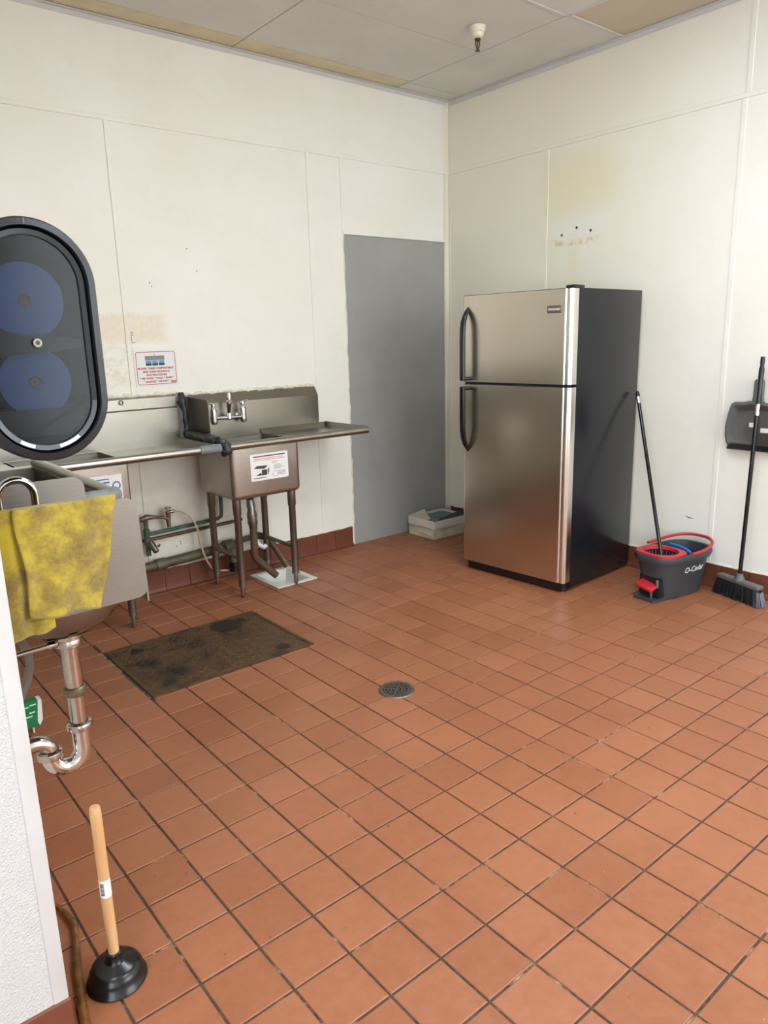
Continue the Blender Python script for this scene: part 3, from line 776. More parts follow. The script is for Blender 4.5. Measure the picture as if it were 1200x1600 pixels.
mb = crumple([(-2.218, -0.44, 0.925), (-2.212, -0.49, 0.918), (-2.212, -0.53, 0.905), (-2.215, -0.535, 0.880), (-2.220, -0.50, 0.865)], [0.024, 0.026, 0.024, 0.022, 0.014], 10, 0.004)
mb.build('front_bunch', 'black_tape', tp, 60)
MB().tube([(-2.362, -0.508, 0.899), (-2.240, -0.508, 0.899)], 0.0245, 16).build('grey_tape_band', 'grey_tape', tp)

# caulk along the backsplashes
pts = [(-3.75 + 2.47 * i / 150, -0.010 + random.uniform(-0.002, 0.002), 1.176 + random.uniform(-0.004, 0.004) - (0.012 if i > 92 else 0)) for i in range(151)]
tag(MB().tube(pts, [random.uniform(0.004, 0.013) for _ in pts], 7).build('caulk_bead', 'caulk'), 'ragged cream caulk bead along the top of the sink backsplashes', 'caulk')

# ------------------------------------------------------------------ pipes
dp = thing('drain_pipe', (-1.955, -0.28, 0.0), 'taped drain pipe from the single bowl sink bending into the floor sink', 'pipe')
MB().lathe([(0.028, 0.5835), (0.028, 0.560), (0.022, 0.556), (0.020, 0.535)], (-1.957, -0.28, 0), seg=16, cap=True).build('drain_flange', 'black_rubber', dp)
zz = [0.535, 0.515, 0.495, 0.47, 0.45, 0.43, 0.41, 0.39, 0.37, 0.355]; rr = [0.021, 0.022, 0.025, 0.024, 0.029, 0.030, 0.029, 0.030, 0.026, 0.024]
mb = MB().tube([(-1.957 + 0.001 * i, -0.28, z_) for i, z_ in enumerate(zz)], rr, 14)
for v in mb.v: v += Vector((random.uniform(-0.002, 0.002), random.uniform(-0.002, 0.002), 0))
mb.build('duct_tape_wrap', 'galvanised', dp, 60)
MB().tube([(-1.948, -0.28, 0.36), (-1.952, -0.28, 0.20), (-1.948, -0.28, 0.172), (-1.932, -0.28, 0.148), (-1.860, -0.285, 0.072), (-1.815, -0.29, 0.026)], 0.0225, 16).build('elbow_pipe', 'brown_pipe', dp, 40)
MB().lathe([(0.027, -0.012), (0.027, 0.012)], (-1.951, -0.28, 0.205), seg=16, cap=True).build('coupling', 'brown_pipe', dp)
dp2 = thing('waste_pipe_spout', (-1.70, -0.10, 0.0), 'second brown pipe curving from the tile base down into the floor sink', 'pipe')
MB().tube([(-1.835, -0.060, 0.235), (-1.795, -0.062, 0.238), (-1.755, -0.072, 0.222), (-1.725, -0.11, 0.180), (-1.695, -0.16, 0.100), (-1.672, -0.195, 0.030)], 0.0225, 16).build('curved_pipe', 'brown_pipe', dp2, 40)
MB().tube([(-1.972, -0.095, 0.235), (-1.93, -0.082, 0.236), (-1.835, -0.060, 0.235)], 0.018, 12).build('feed_pipe', 'waste_pipe', dp2)
mb = MB().tube([(-1.872, -0.165, 0.240), (-1.854, -0.180, 0.205), (-1.832, -0.188, 0.190), (-1.815, -0.186, 0.200)], 0.015, 12); mb.build('white_elbow', 'white_plastic', dp2)
wp = thing('waste_line', (-2.3, -0.07, 0.0), 'stained grey-green waste line running low along the tile base under the sinks', 'pipe')
MB().tube([(-3.70, -0.060, 0.172), (-2.55, -0.060, 0.184), (-2.40, -0.060, 0.190), (-2.02, -0.060, 0.208)], 0.030, 16).build('pipe_run', 'waste_pipe', wp)
MB().lathe([(0.036, -0.03), (0.036, 0.03)], (-2.46, -0.060, 0.188), axis=(1, 0, 0.03), seg=18, cap=True).build('coupling', 'waste_pipe', wp)
mb = MB().lathe([(0.036, -0.035), (0.045, -0.03), (0.045, 0.03), (0.036, 0.035)], (-2.025, -0.085, 0.212), axis=(1, 0, 0), seg=18, cap=True)
mb.tube([(-2.01, -0.105, 0.20), (-2.008, -0.115, 0.15), (-2.008, -0.115, 0.055)], [0.030, 0.028, 0.028], 16); mb.build('tee_fitting', 'waste_pipe', wp, 40)
MB().lathe([(0.033, 0.0), (0.033, 0.06)], (-2.008, -0.115, 0.06), seg=16, cap=True).build('rubber_coupling', 'black_rubber', wp)
cp = thing('supply_pipe', (-2.3, -0.05, 0.0), 'corroded green copper water pipe on the wall under the sinks', 'pipe')
MB().tube([(-2.523, -0.06, 0.380), (-2.30, -0.06, 0.388), (-2.07, -0.06, 0.396), (-2.045, -0.06, 0.41), (-2.04, -0.06, 0.44), (-2.04, -0.06, 0.575)], 0.0115, 12).build('pipe_run', 'copper_green', cp)
MB().tube([(-2.523, -0.06, 0.255), (-2.523, -0.06, 0.475)], 0.014, 12).build('riser', 'copper_green', cp)
for z_ in (0.39, 0.34): MB().lathe([(0.019, -0.02), (0.019, 0.02)], (-2.523, -0.06, z_), seg=14, cap=True).build('fitting', 'copper_green', cp)
MB().lathe([(0.010, -0.03), (0.020, -0.02), (0.022, 0.0), (0.018, 0.02), (0.018, 0.045), (0.008, 0.05)], (-2.508, -0.085, 0.318), axis=(0.3, -0.5, -0.75), seg=14, cap=True).build('shutoff_valve', 'brass', cp)
MB().lathe([(0.012, 0.0), (0.012, 0.004), (0.004, 0.006)], (-2.478, -0.105, 0.318), axis=(0.3, -1, 0), seg=14, cap=True).build('valve_cap', 'chrome_worn', cp)
cp2 = thing('brown_supply_pipe', (-2.2, -0.05, 0.0), 'thin brown water pipe just below the green copper one', 'pipe')
MB().tube([(-2.56, -0.028, 0.338), (-2.30, -0.028, 0.343), (-1.915, -0.028, 0.352), (-1.89, -0.022, 0.353), (-1.885, -0.008, 0.353)], 0.0105, 12).build('pipe_run', 'copper_brown', cp2)
va = thing('wall_faucet_valve', (-2.45, -0.08, 0.0), 'brass valve arm with a small stop valve above the green pipe', 'valve')
MB().tube([(-2.600, -0.055, 0.468), (-2.555, -0.075, 0.478), (-2.52, -0.08, 0.488), (-2.47, -0.08, 0.480), (-2.42, -0.08, 0.472), (-2.395, -0.08, 0.455), (-2.392, -0.078, 0.408)], [0.010, 0.014, 0.017, 0.010, 0.010, 0.014, 0.012], 12).build('valve_arm', 'brass', va, 50)
MB().lathe([(0.010, 0.44), (0.014, 0.46), (0.012, 0.48), (0.016, 0.487), (0.016, 0.503), (0.009, 0.507), (0.009, 0.516), (0.021, 0.519), (0.021, 0.528), (0.008, 0.531)], (-2.392, -0.08, 0), seg=14, cap=True).build('stop_valve', 'chrome_worn', va, 40)
MB().lathe([(0.011, 0.0), (0.011, 0.030), (0.006, 0.036)], (-2.385, -0.08, 0.498), axis=(1, 0, 0), seg=12, cap=True).build('outlet', 'chrome_worn', va)
tag(MB().tube([(-2.350, -0.08, 0.498), (-2.31, -0.078, 0.490), (-2.265, -0.078, 0.455), (-2.232, -0.08, 0.405), (-2.222, -0.095, 0.36), (-2.220, -0.10, 0.30), (-2.208, -0.115, 0.215), (-2.19, -0.118, 0.16), (-2.150, -0.09, 0.10), (-2.08, -0.075, 0.066), (-2.03, -0.075, 0.058)], 0.0055, 8).build('flexible_tube', 'tube_beige'), 'thin beige flexible tube looping from the stop valve past the waste line', 'tube')

# ------------------------------------------------------------------ floor sink, hatch, drain
fs_ = thing('floor_sink', ((FS[0] + FS[1]) / 2, (FS[2] + FS[3]) / 2, 0), 'square white enamel floor sink set in the tiles under the single bowl sink', 'floor sink')
x0, x1, y0, y1 = FS; e = 0.002
x0 += e; x1 -= e; y0 += e; y1 -= e
lv = [(0.0, -0.02), (0.0, 0.004), (0.030, 0.004), (0.036, -0.002), (0.055, -0.07), (0.085, -0.085)]
vs = []; fs = []
for ins, z_ in lv: vs += [(x0 + ins, y0 + ins, z_), (x1 - ins, y0 + ins, z_), (x1 - ins, y1 - ins, z_), (x0 + ins, y1 - ins, z_)]
for i in range(len(lv) - 1):
    for j in range(4): fs.append([i * 4 + j, i * 4 + (j + 1) % 4, (i + 1) * 4 + (j + 1) % 4, (i + 1) * 4 + j])
fs.append([20, 21, 22, 23])
MB().add(vs, fs).build('basin', 'white_enamel', fs_)
MB().lathe([(0.03, 0.0), (0.03, 0.004), (0.001, 0.004)], ((x0 + x1) / 2, (y0 + y1) / 2, -0.085), seg=20).build('outlet', 'galvanised', fs_)

ht = thing('floor_hatch', ((HATCH[0] + HATCH[1]) / 2, (HATCH[2] + HATCH[3]) / 2, 0), 'rusty diamond plate access cover set flush in the tile floor', 'hatch')
x0, x1, y0, y1 = HATCH
MB().box((x0 + 0.018, y0 + 0.018, -0.0038), (x1 - 0.018, y1 - 0.018, 0.001)).build('plate', 'plate', ht)
mb = MB()
for a, b in (((x0, y0), (x1, y0 + 0.016)), ((x0, y1 - 0.016), (x1, y1)), ((x0, y0 + 0.016), (x0 + 0.016, y1 - 0.016)), ((x1 - 0.016, y0 + 0.016), (x1, y1 - 0.016))):
    mb.box((a[0], a[1], -0.0038), (b[0], b[1], 0.003))
mb.build('frame', 'plate', ht)
mb = MB(); k = 0; yy = y0 + 0.034
while yy < y1 - 0.03:
    xx = x0 + 0.034 + (0.012 if k % 2 else 0)
    kk = k
    while xx < x1 - 0.03:
        a = math.radians(45 if (kk % 2) else -45); c_, s_ = math.cos(a), math.sin(a)
        def P(u, v, z): return (xx + u * c_ - v * s_, yy + u * s_ + v * c_, z)
        mb.add([P(-0.011, 0, 0.001), P(0, -0.003, 0.001), P(0.011, 0, 0.001), P(0, 0.003, 0.001), P(-0.006, 0, 0.0036), P(0.006, 0, 0.0036)], [[0, 1, 5, 4], [1, 2, 5], [2, 3, 5], [3, 0, 4, 5]])
        xx += 0.024; kk += 1
    yy += 0.022; k += 1
tr = mb.build('raised_tread', 'plate', ht); tr['kind'] = 'stuff'
for hx, hy in ((x0 + 0.11, y0 + 0.09), (x1 - 0.13, y0 + 0.08), (x0 + 0.13, y1 - 0.10), (x1 - 0.12, y1 - 0.09)):
    MB().lathe([(0.002, 0.003), (0.016, 0.003), (0.018, 0.0045), (0.030, 0.0045), (0.034, 0.001)], (hx, hy, 0), seg=20).build('lift_hole', 'tar', ht)
MB().lathe([(0.001, 0.0028), (0.06, 0.0032), (0.085, 0.0015)], (x1 - 0.21, y1 - 0.10, 0), seg=22).build('worn_patch', 'tar', ht)

dn = thing('floor_drain', (-2.225, -1.930, 0), 'round metal floor drain with a slotted grate in the red tiles', 'drain')
c = (-2.225, -1.930, 0)
MB().lathe([(0.001, 0.0012), (0.060, 0.0012)], c, seg=32).build('drain_pit', 'dark_void', dn)
MB().lathe([(0.058, 0.001), (0.058, 0.0045), (0.062, 0.0055), (0.074, 0.0045), (0.077, 0.001)], c, seg=40).build('collar', 'steel_dull', dn)
gr = MB()
for r in (0.012, 0.025, 0.038, 0.051): gr.lathe([(r - 0.003, 0.0015), (r - 0.003, 0.004), (r + 0.003, 0.004), (r + 0.003, 0.0015)], c, seg=32)
gr.lathe([(0.0005, 0.004), (0.006, 0.004), (0.006, 0.0015)], c, seg=12)
for i in range(12):
    a = math.radians(30 * i + 37); ww = 0.003 if i % 3 == 0 else 0.0018
    m = Matrix.Translation(c) @ Matrix.Rotation(a, 4, 'Z')
    gr.box((0.006 if i % 3 == 0 else 0.022, -ww, 0.0015), (0.058, ww, 0.0042), 0, 2, m)
gr.build('grate', 'steel_dull', dn, 40)

# ------------------------------------------------------------------ hand sink on the left wall
hs = thing('hand_sink', (-3.65, -2.45, 0.82), 'small wall-hung steel hand sink with tall side splash guards beside the white wall end', 'sink')
YG0, YG1 = -2.622, -2.280
def ringmesh(outer, inner, axis, lo, hi):
    n = len(outer); vs = []
    for e_ in (lo, hi):
        for loop in (outer, inner):
            for a, c in loop: vs.append({'x': (e_, a, c), 'y': (a, e_, c), 'z': (a, c, e_)}[axis])
    fs = []
    for j in range(n):
        k = (j + 1) % n
        fs += [[j, k, n + k, n + j], [2 * n + j, 3 * n + j, 3 * n + k, 2 * n + k], [j, 2 * n + j, 2 * n + k, k], [n + j, n + k, 3 * n + k, 3 * n + j]]
    return MB().add(vs, fs)
ob = bowl('basin', hs, -3.760, -3.525, -2.575, -2.325, 0.836, 0.946, 0.085, 'steel_dull')
ringmesh(rrect(-3.792, -3.500, YG0, YG1, 0.02), rrect(-3.757, -3.528, -2.572, -2.328, 0.08), 'z', 0.940, 0.947).build('deck', 'steel_dull', hs)
for yg in (YG0, YG1):
    poly = [(-3.792, 0.925), (-3.792, 1.150), (-3.535, 1.150)] + [(-3.535 + 0.030 * math.sin(math.radians(15 * i)), 1.120 + 0.030 * math.cos(math.radians(15 * i))) for i in range(1, 7)] + [(-3.500, 0.945), (-3.506, 0.935), (-3.52, 0.928)]
    MB().prism(poly, 'y', yg - 0.0018, yg + 0.0018).build('splash_guard', 'steel_dull', hs)
MB().prism([(-2.62, 0.93), (-2.62, 1.15), (-2.28, 1.15), (-2.28, 0.93)], 'x', -3.7935, -3.790).build('back_plate', 'steel_dull', hs)
MB().box((-3.503, YG0, 0.915), (-3.499, YG1, 0.947)).build('apron', 'steel_dull', hs)
gn = [(-3.732, -2.45, 0.947), (-3.732, -2.45, 1.08), (-3.732, -2.45, 1.15)] + [(-3.696 - 0.036 * math.cos(math.radians(a)), -2.45, 1.152 + 0.036 * math.sin(math.radians(a))) for a in range(15, 181, 15)] + [(-3.660, -2.45, 1.10)]
gf = MB().tube(gn, 0.0082, 14).build('gooseneck_faucet', 'chrome', hs)
MB().lathe([(0.022, 0.946), (0.020, 0.965), (0.012, 0.975), (0.0085, 0.985)], (-3.732, -2.45, 0), seg=18, cap=True).build('faucet_base', 'chrome', gf)

pt = thing('p_trap', (-3.632, -2.45, 0.48), 'chrome drain pipe and curved P-trap under the hand sink', 'pipe')
MB().lathe([(0.030, 0.840), (0.030, 0.815), (0.026, 0.812), (0.028, 0.806), (0.028, 0.796), (0.0205, 0.792)], (-3.632, -2.45, 0), seg=20, cap=True).build('strainer_nut', 'chrome_worn', pt, 40)
MB().tube([(-3.632, -2.45, 0.80), (-3.632, -2.45, 0.60)], 0.0195, 18).build('tailpiece', 'chrome_worn', pt)
MB().lathe([(0.0205, 0.672), (0.0245, 0.676), (0.0255, 0.684), (0.0245, 0.692), (0.0205, 0.695)], (-3.632, -2.45, 0), seg=20).build('slip_ring', 'brass', pt)
MB().lathe([(0.021, 0.584), (0.029, 0.588), (0.030, 0.597), (0.0275, 0.603), (0.021, 0.606)], (-3.632, -2.45, 0), seg=20).build('slip_nut', 'chrome_worn', pt, 40)
ub = [(-3.632, -2.45, 0.600), (-3.632, -2.45, 0.545)] + [(-3.668 + 0.036 * math.cos(math.radians(a)), -2.45, 0.538 - 0.036 * math.sin(math.radians(a))) for a in range(0, 181, 12)] + [(-3.704, -2.45, 0.548)]
MB().tube(ub, 0.0200, 20).build('trap_bend', 'chrome', pt)
MB().lathe([(0.021, 0.536), (0.028, 0.539), (0.029, 0.548), (0.027, 0.555), (0.021, 0.558)], (-3.704, -2.45, 0), seg=20).build('slip_nut', 'chrome_worn', pt, 40)
el = [(-3.704, -2.45, 0.552)] + [(-3.736 + 0.032 * math.cos(math.radians(a)), -2.45, 0.556 + 0.026 * math.sin(math.radians(a))) for a in range(0, 91, 10)] + [(-3.792, -2.45, 0.580)]
MB().tube(el, 0.0190, 18).build('trap_arm', 'chrome_worn', pt)
MB().tube([(-3.655, -2.45, 0.806), (-3.672, -2.45, 0.806), (-3.676, -2.45, 0.806), (-3.790, -2.45, 0.802)], [0.009, 0.009, 0.0062, 0.0055], 12).build('waste_lever', 'chrome_worn', pt)
tag(MB().tube([(-3.790, -2.36, 0.835), (-3.745, -2.355, 0.833), (-3.712, -2.35, 0.805), (-3.698, -2.35, 0.765), (-3.698, -2.35, 0.73), (-3.710, -2.35, 0.69), (-3.730, -2.35, 0.655), (-3.760, -2.35, 0.62), (-3.790, -2.35, 0.60)], 0.0095, 12).build('supply_hose', 'grey_hose'), 'grey flexible supply hose curving under the hand sink', 'hose')

# towel over the near guard
def towel():
    mb = MB(); NX, NZ = 44, 60
    def sheet(xt0, xt1, xb0, xb1, zb0, zb1, yoff, back, seed, amp):
        rnd = random.Random(seed); ph = [rnd.uniform(0, 6.28) for _ in range(4)]
        vs = []; fs = []
        for i in range(NX + 1):
            u = i / NX
            for j in range(NZ + 1):
                t = j / NZ
                zb = zb0 + (zb1 - zb0) * u
                top = 1.1575
                if t < 0.22:
                    q = (0.22 - t) / 0.22; z = top - back * q; y = YG0 + 0.0075; x = xt0 + (xt1 - xt0) * u
                elif t < 0.30:
                    a = math.radians(180 * (t - 0.22) / 0.08); z = top + 0.0035 * math.sin(a); y = YG0 + 0.0075 * math.cos(a); x = xt0 + (xt1 - xt0) * u
                    y += yoff * (1 - math.cos(a)) / 2
                else:
                    q = (t - 0.30) / 0.70; z = top - (top - zb) * q
                    x = (xt0 + (xt1 - xt0) * u) * (1 - q) + (xb0 + (xb1 - xb0) * u) * q
                    y = YG0 - 0.0075 + yoff
                    y -= amp * min(1, q * 3) * (1 + math.sin(u * 9 + ph[0] + q * 2.0) * 0.7 + 0.5 * math.sin(u * 17 + ph[1] - q * 3) + 0.35 * math.sin(q * 11 + ph[2] + u * 5)) * 0.5
                    x += 0.003 * math.sin(q * 7 + ph[3]); z += 0.003 * math.sin(u * 8 + ph[2]) * q
                vs.append((x, y, z))
        for i in range(NX):
            for j in range(NZ): fs.append([i * (NZ + 1) + j, (i + 1) * (NZ + 1) + j, (i + 1) * (NZ + 1) + j + 1, i * (NZ + 1) + j + 1])
        mb.add(vs, fs, True)
    sheet(-3.748, -3.552, -3.742, -3.607, 0.944, 0.934, -0.010, 0.10, 3, 0.010)
    sheet(-3.788, -3.690, -3.792, -3.700, 0.898, 0.914, -0.001, 0.08, 5, 0.009)
    o = mb.build('yellow_towel', 'towel', None, 80)
    sd = o.modifiers.new('thickness', 'SOLIDIFY'); sd.thickness = 0.003; sd.offset = 0
    return tag(o, 'stained yellow microfibre towel draped over the hand sink splash guard', 'towel')
towel()

# ------------------------------------------------------------------ towel dispenser above the hand sink
ds = thing('paper_dispenser', (-3.675, -2.60, 1.26), 'black capsule-shaped dispenser with smoked window and two blue paper rolls, at left edge', 'dispenser')
DX, DZ = -3.677, 1.467
def stad(R, hz, n=28):
    out = []
    for cz, a0 in ((hz, 0), (-hz, 180)):
        for i in range(n + 1):
            a = math.radians(a0 + 180 * i / n); out.append((DX + R * math.cos(a), DZ + cz + R * math.sin(a) * 1.0))
    return out
HZ = 0.100
def loft(rings, name, mat, parent, cap0=False, cap1=False, ang=35):
    n = len(rings[0]); vs = [p for r in rings for p in r]
    fs = [[i * n + j, i * n + (j + 1) % n, (i + 1) * n + (j + 1) % n, (i + 1) * n + j] for i in range(len(rings) - 1) for j in range(n)]
    mb = MB().add(vs, fs, True)
    if cap0: mb.add(vs, [list(range(n))])
    if cap1: mb.add(vs, [list(range((len(rings) - 1) * n, len(rings) * n))])
    return mb.build(name, mat, parent, ang)
def st3(R, y, hz=HZ): return [(a, y, c) for a, c in stad(R, hz)]
hsng = loft([st3(0.108, -2.47), st3(0.112, -2.50), st3(0.114, -2.66), st3(0.1125, -2.692), st3(0.109, -2.698), st3(0.0985, -2.700), st3(0.0965, -2.696)], 'housing', 'disp_black', ds, cap0=True)
loft([st3(0.0965, -2.697), st3(0.0955, -2.688), st3(0.0935, -2.686), st3(0.0930, -2.690)], 'window_groove', 'black_gloss', ds)
loft([st3(0.0930, -2.690), st3(0.084, -2.6885), st3(0.083, -2.680)], 'window_ring', 'disp_black', ds)
loft([st3(0.0845, -2.684), st3(0.0845, -2.6835)], 'smoked_window', 'smoke', ds, True, False)
loft([st3(0.083, -2.680), st3(0.083, -2.52)], 'inner_wall', 'black_plastic', ds, False, True)
for zc_, rr_ in ((DZ + 0.074, 0.066), (DZ - 0.070, 0.062)):
    rl = MB().lathe([(0.012, -2.53), (rr_, -2.53), (rr_, -2.668), (0.012, -2.668)], (DX - 0.006, 0, zc_), axis=(0, 1, 0), seg=40).build('paper_roll', 'blue_paper', ds, 30)
    MB().lathe([(0.001, -2.660), (0.008, -2.660), (0.012, -2.667), (0.012, -2.53)], (DX - 0.006, 0, zc_), axis=(0, 1, 0), seg=24).build('roll_core', 'core_brown', rl)
MB().prism([(DX - 0.083, DZ + 0.030), (DX - 0.02, DZ + 0.014), (DX + 0.02, DZ + 0.014), (DX + 0.080, DZ + 0.004), (DX + 0.080, DZ - 0.010), (DX + 0.02, DZ - 0.016), (DX - 0.02, DZ - 0.018), (DX - 0.083, DZ - 0.030)], 'y', -2.679, -2.671).build('centre_arm', 'black_plastic', ds)
kn = MB().lathe([(0.0075, -2.691), (0.0075, -2.684)], (DX, 0, DZ), axis=(0, 1, 0), seg=20, cap=True).build('lock_knob', 'steel_dull', ds)
MB().lathe([(0.004, -2.6916), (0.004, -2.6905)], (DX, 0, DZ), axis=(0, 1, 0), seg=14, cap=True).build('key_slot', 'black_plastic', kn)
MB().prism([(DX - 0.083, DZ - 0.118), (DX + 0.083, DZ - 0.118), (DX + 0.083, DZ - 0.1), (DX + 0.07, DZ - 0.14), (DX + 0.04, DZ - 0.168), (DX - 0.04, DZ - 0.168), (DX - 0.07, DZ - 0.14)], 'y', -2.672, -2.60).build('paper_chute', 'black_plastic', ds)
for a0, a1 in ((235, 252), (280, 306)):
    vs = []; n = 8
    for i in range(n + 1):
        a = math.radians(a0 + (a1 - a0) * i / n)
        for R, yv in ((0.0915, -2.6912), (0.0852, -2.6905)): vs.append((DX + R * math.cos(a), yv, DZ - HZ + R * math.sin(a)))
    MB().add(vs, [[2 * i, 2 * i + 1, 2 * i + 3, 2 * i + 2] for i in range(n)]).build('worn_patch', 'disp_worn', ds)
vs = []; n = 24
for i in range(n + 1):
    a = math.radians(190 + 165 * i / n)
    for R, yv in ((0.0928, -2.6906), (0.0845, -2.6893)): vs.append((DX + R * math.cos(a), yv, DZ - HZ + R * math.sin(a)))
MB().add(vs, [[2 * i, 2 * i + 1, 2 * i + 3, 2 * i + 2] for i in range(n)]).build('lit_ring_band', 'disp_grey', ds)  # paints the ring's lit lower half grey; its shaded upper half stays black
MB().box((DX - 0.0012, -2.7006, DZ + HZ + 0.0985), (DX + 0.0012, -2.690, DZ + HZ + 0.1095)).build('seam', 'disp_grey', ds)
MB().box((-3.795, -2.64, DZ - 0.08), (-3.780, -2.50, DZ + 0.08)).build('wall_mount', 'black_plastic', ds)

# ------------------------------------------------------------------ plunger, rusty hose, green carton
pg = thing('plunger', (-3.660, -2.590, 0), 'black rubber plunger with a wooden handle standing on the tiles by the white wall end', 'plunger')
MB().lathe([(0.054, 0.0), (0.066, 0.0), (0.069, 0.004), (0.067, 0.009), (0.064, 0.011), (0.061, 0.028), (0.055, 0.040), (0.046, 0.047), (0.024, 0.054), (0.0195, 0.058), (0.019, 0.078), (0.016, 0.080), (0.012, 0.078)], (-3.660, -2.590, 0), seg=44).build('rubber_cup', 'black_rubber', pg, 50)
hd = MB().lathe([(0.0125, 0.062), (0.0125, 0.30), (0.0128, 0.44), (0.0125, 0.455), (0.0105, 0.462), (0.001, 0.463)], (-3.660, -2.590, 0), axis=(0.0, 0.0, 1), seg=22).build('handle', 'wood', pg, 40)
MB().lathe([(0.0129, 0.232), (0.0129, 0.278)], (-3.660, -2.590, 0), seg=22).build('barcode_sticker', 'paper_white', hd)
mb = MB(); zz_ = 0.240
while zz_ < 0.272:
    h_ = random.choice((0.0008, 0.0014, 0.002)); a0 = math.radians(225); vs = []
    for i in range(6):
        a = a0 + math.radians(40) * (i / 5 - 0.55)
        for z_ in (zz_, zz_ + h_): vs.append((-3.660 + 0.0132 * math.cos(a), -2.590 + 0.0132 * math.sin(a), z_))
    mb.add(vs, [[2 * i, 2 * i + 2, 2 * i + 3, 2 * i + 1] for i in range(5)]); zz_ += h_ + random.choice((0.0008, 0.0014))
mb.build('barcode_bars', 'ink_dark', hd)

hp = [(-3.752, -2.235, 0.010), (-3.705, -2.262, 0.010), (-3.692, -2.31, 0.011), (-3.688, -2.365, 0.010), (-3.706, -2.435, 0.009), (-3.728, -2.517, 0.010), (-3.744, -2.594, 0.011), (-3.758, -2.662, 0.011), (-3.772, -2.75, 0.011), (-3.78, -2.85, 0.011)]
fine = []
for i in range(len(hp) - 1):
    for k in range(6): fine.append(tuple(hp[i][q] + (hp[i + 1][q] - hp[i][q]) * k / 6 for q in range(3)))
rs_ = [0.006 + 0.0045 * min(1, i / 36) + 0.0008 * math.sin(i * 0.5) for i in range(len(fine))]
tag(MB().tube(fine, rs_, 10, True, 0.75).build('rusty_hose', 'rust_tube'), 'wet-looking brown hose lying on the tiles beside the white wall end', 'hose')

gc = thing('green_carton', (-3.50, -1.245, 0), 'small green printed carton with pale edge standing on the floor behind the hand sink trap', 'carton')
MB().prism([(-3.560, 0.030), (-3.475, 0.030), (-3.462, 0.052), (-3.458, 0.135), (-3.560, 0.142)], 'y', -1.262, -1.225).build('box', 'green_print', gc)
MB().prism([(-3.474, 0.031), (-3.461, 0.052), (-3.4565, 0.136), (-3.470, 0.136), (-3.480, 0.050)], 'y', -1.2635, -1.2245).build('pale_edge', 'paper_white', gc)
mb = MB()
for a in ((-3.535, 0.115, 0.03), (-3.500, 0.120, 0.022), (-3.505, 0.090, 0.02), (-3.53, 0.075, 0.035)): mb.box((a[0], -1.263, a[1]), (a[0] + a[2], -1.2615, a[1] + 0.005))
mb.build('print_mark', 'paper_white', gc)
for xx in (-3.528, -3.495): MB().tube([(xx, -1.245, 0.0), (xx, -1.245, 0.034)], 0.004, 8).build('prong', 'white_plastic', gc)

# ------------------------------------------------------------------ boxes by the grey door
b1 = thing('crushed_box', (-0.33, -0.19, 0), 'dented white cardboard box on the floor, lower of the two beside the fridge', 'box', math.radians(-1), 'boxes by the grey door')
vs = []
N = 10
rng = random.Random(4)
lo_ = [(-0.490, -0.325), (-0.150, -0.325), (-0.150, -0.050), (-0.490, -0.050)]
mb = MB(); rings = []
for zi, z_ in enumerate((0.0, 0.028, 0.055, 0.078)):
    r_ = []
    for e_ in range(4):
        a = lo_[e_]; b = lo_[(e_ + 1) % 4]
        for k in range(N):
            t = k / N; dx = 0.004 * math.sin(zi * 2.1 + k * 0.7 + e_) * (1 if 0 < zi < 3 else 0.5)
            r_.append((a[0] + (b[0] - a[0]) * t + dx, a[1] + (b[1] - a[1]) * t + dx, z_ + (0.004 * math.sin(k * 0.9 + e_ * 2) if zi == 3 else 0)))
    rings.append(r_)
n = len(rings[0]); allv = [p for r in rings for p in r]
mb.add(allv, [[i * n + j, i * n + (j + 1) % n, (i + 1) * n + (j + 1) % n, (i + 1) * n + j] for i in range(3) for j in range(n)] + [list(range(n)), list(range(3 * n, 4 * n))])
mb.build('carton', 'cardboard_dirty', b1)
pts = [(-0.493, -0.06 - 0.26 * i / 12, 0.052 - 0.028 * i / 12 + rng.uniform(-0.002, 0.002)) for i in range(13)]
MB().tube(pts, 0.0035, 6).build('torn_edge', 'cardboard_white', b1)
b2 = thing('open_tray_box', (-0.33, -0.20, 0.083), 'open white cardboard tray with dark folder inside, stacked on the dented box', 'box', math.radians(2), 'boxes by the grey door')
x0, x1, y0, y1, z0, z1 = -0.500, -0.150, -0.345, -0.055, 0.083, 0.140
mb = MB(); t = 0.005
mb.box((x0, y0, z0), (x1, y1, z0 + t)); mb.box((x0, y0, z0 + t), (x0 + t, y1, z1)); mb.box((x1 - t, y0, z0 + t), (x1, y1, z1))
mb.box((x0 + t, y0, z0 + t), (x1 - t, y0 + t, z1)); mb.box((x0 + t, y1 - t, z0 + t), (x1 - t, y1, z1))
mb.build('tray', 'cardboard_white', b2)
MB().add([(x0 + t, y0 + 0.10, z1 - 0.004), (x0 + 0.05, y0 + 0.10, z1 + 0.002), (x0 + 0.16, y1 - t, z1 + 0.026), (x0 + t, y1 - t, z1 + 0.006), (x0 + t, y0 + 0.10, z1 - 0.008), (x0 + 0.05, y0 + 0.10, z1 - 0.002), (x0 + 0.16, y1 - t, z1 + 0.022), (x0 + t, y1 - t, z1 + 0.002)], [[0, 1, 2, 3], [4, 5, 6, 7], [0, 1, 5, 4], [1, 2, 6, 5], [2, 3, 7, 6], [3, 0, 4, 7]]).build('inner_flap', 'cardboard_dirty', b2)
MB().box((x0 + 0.06, y0 + 0.02, z1 - 0.020), (x1 - 0.02, y1 - 0.03, z1 - 0.012)).build('printed_sheet', 'teal_print', b2)
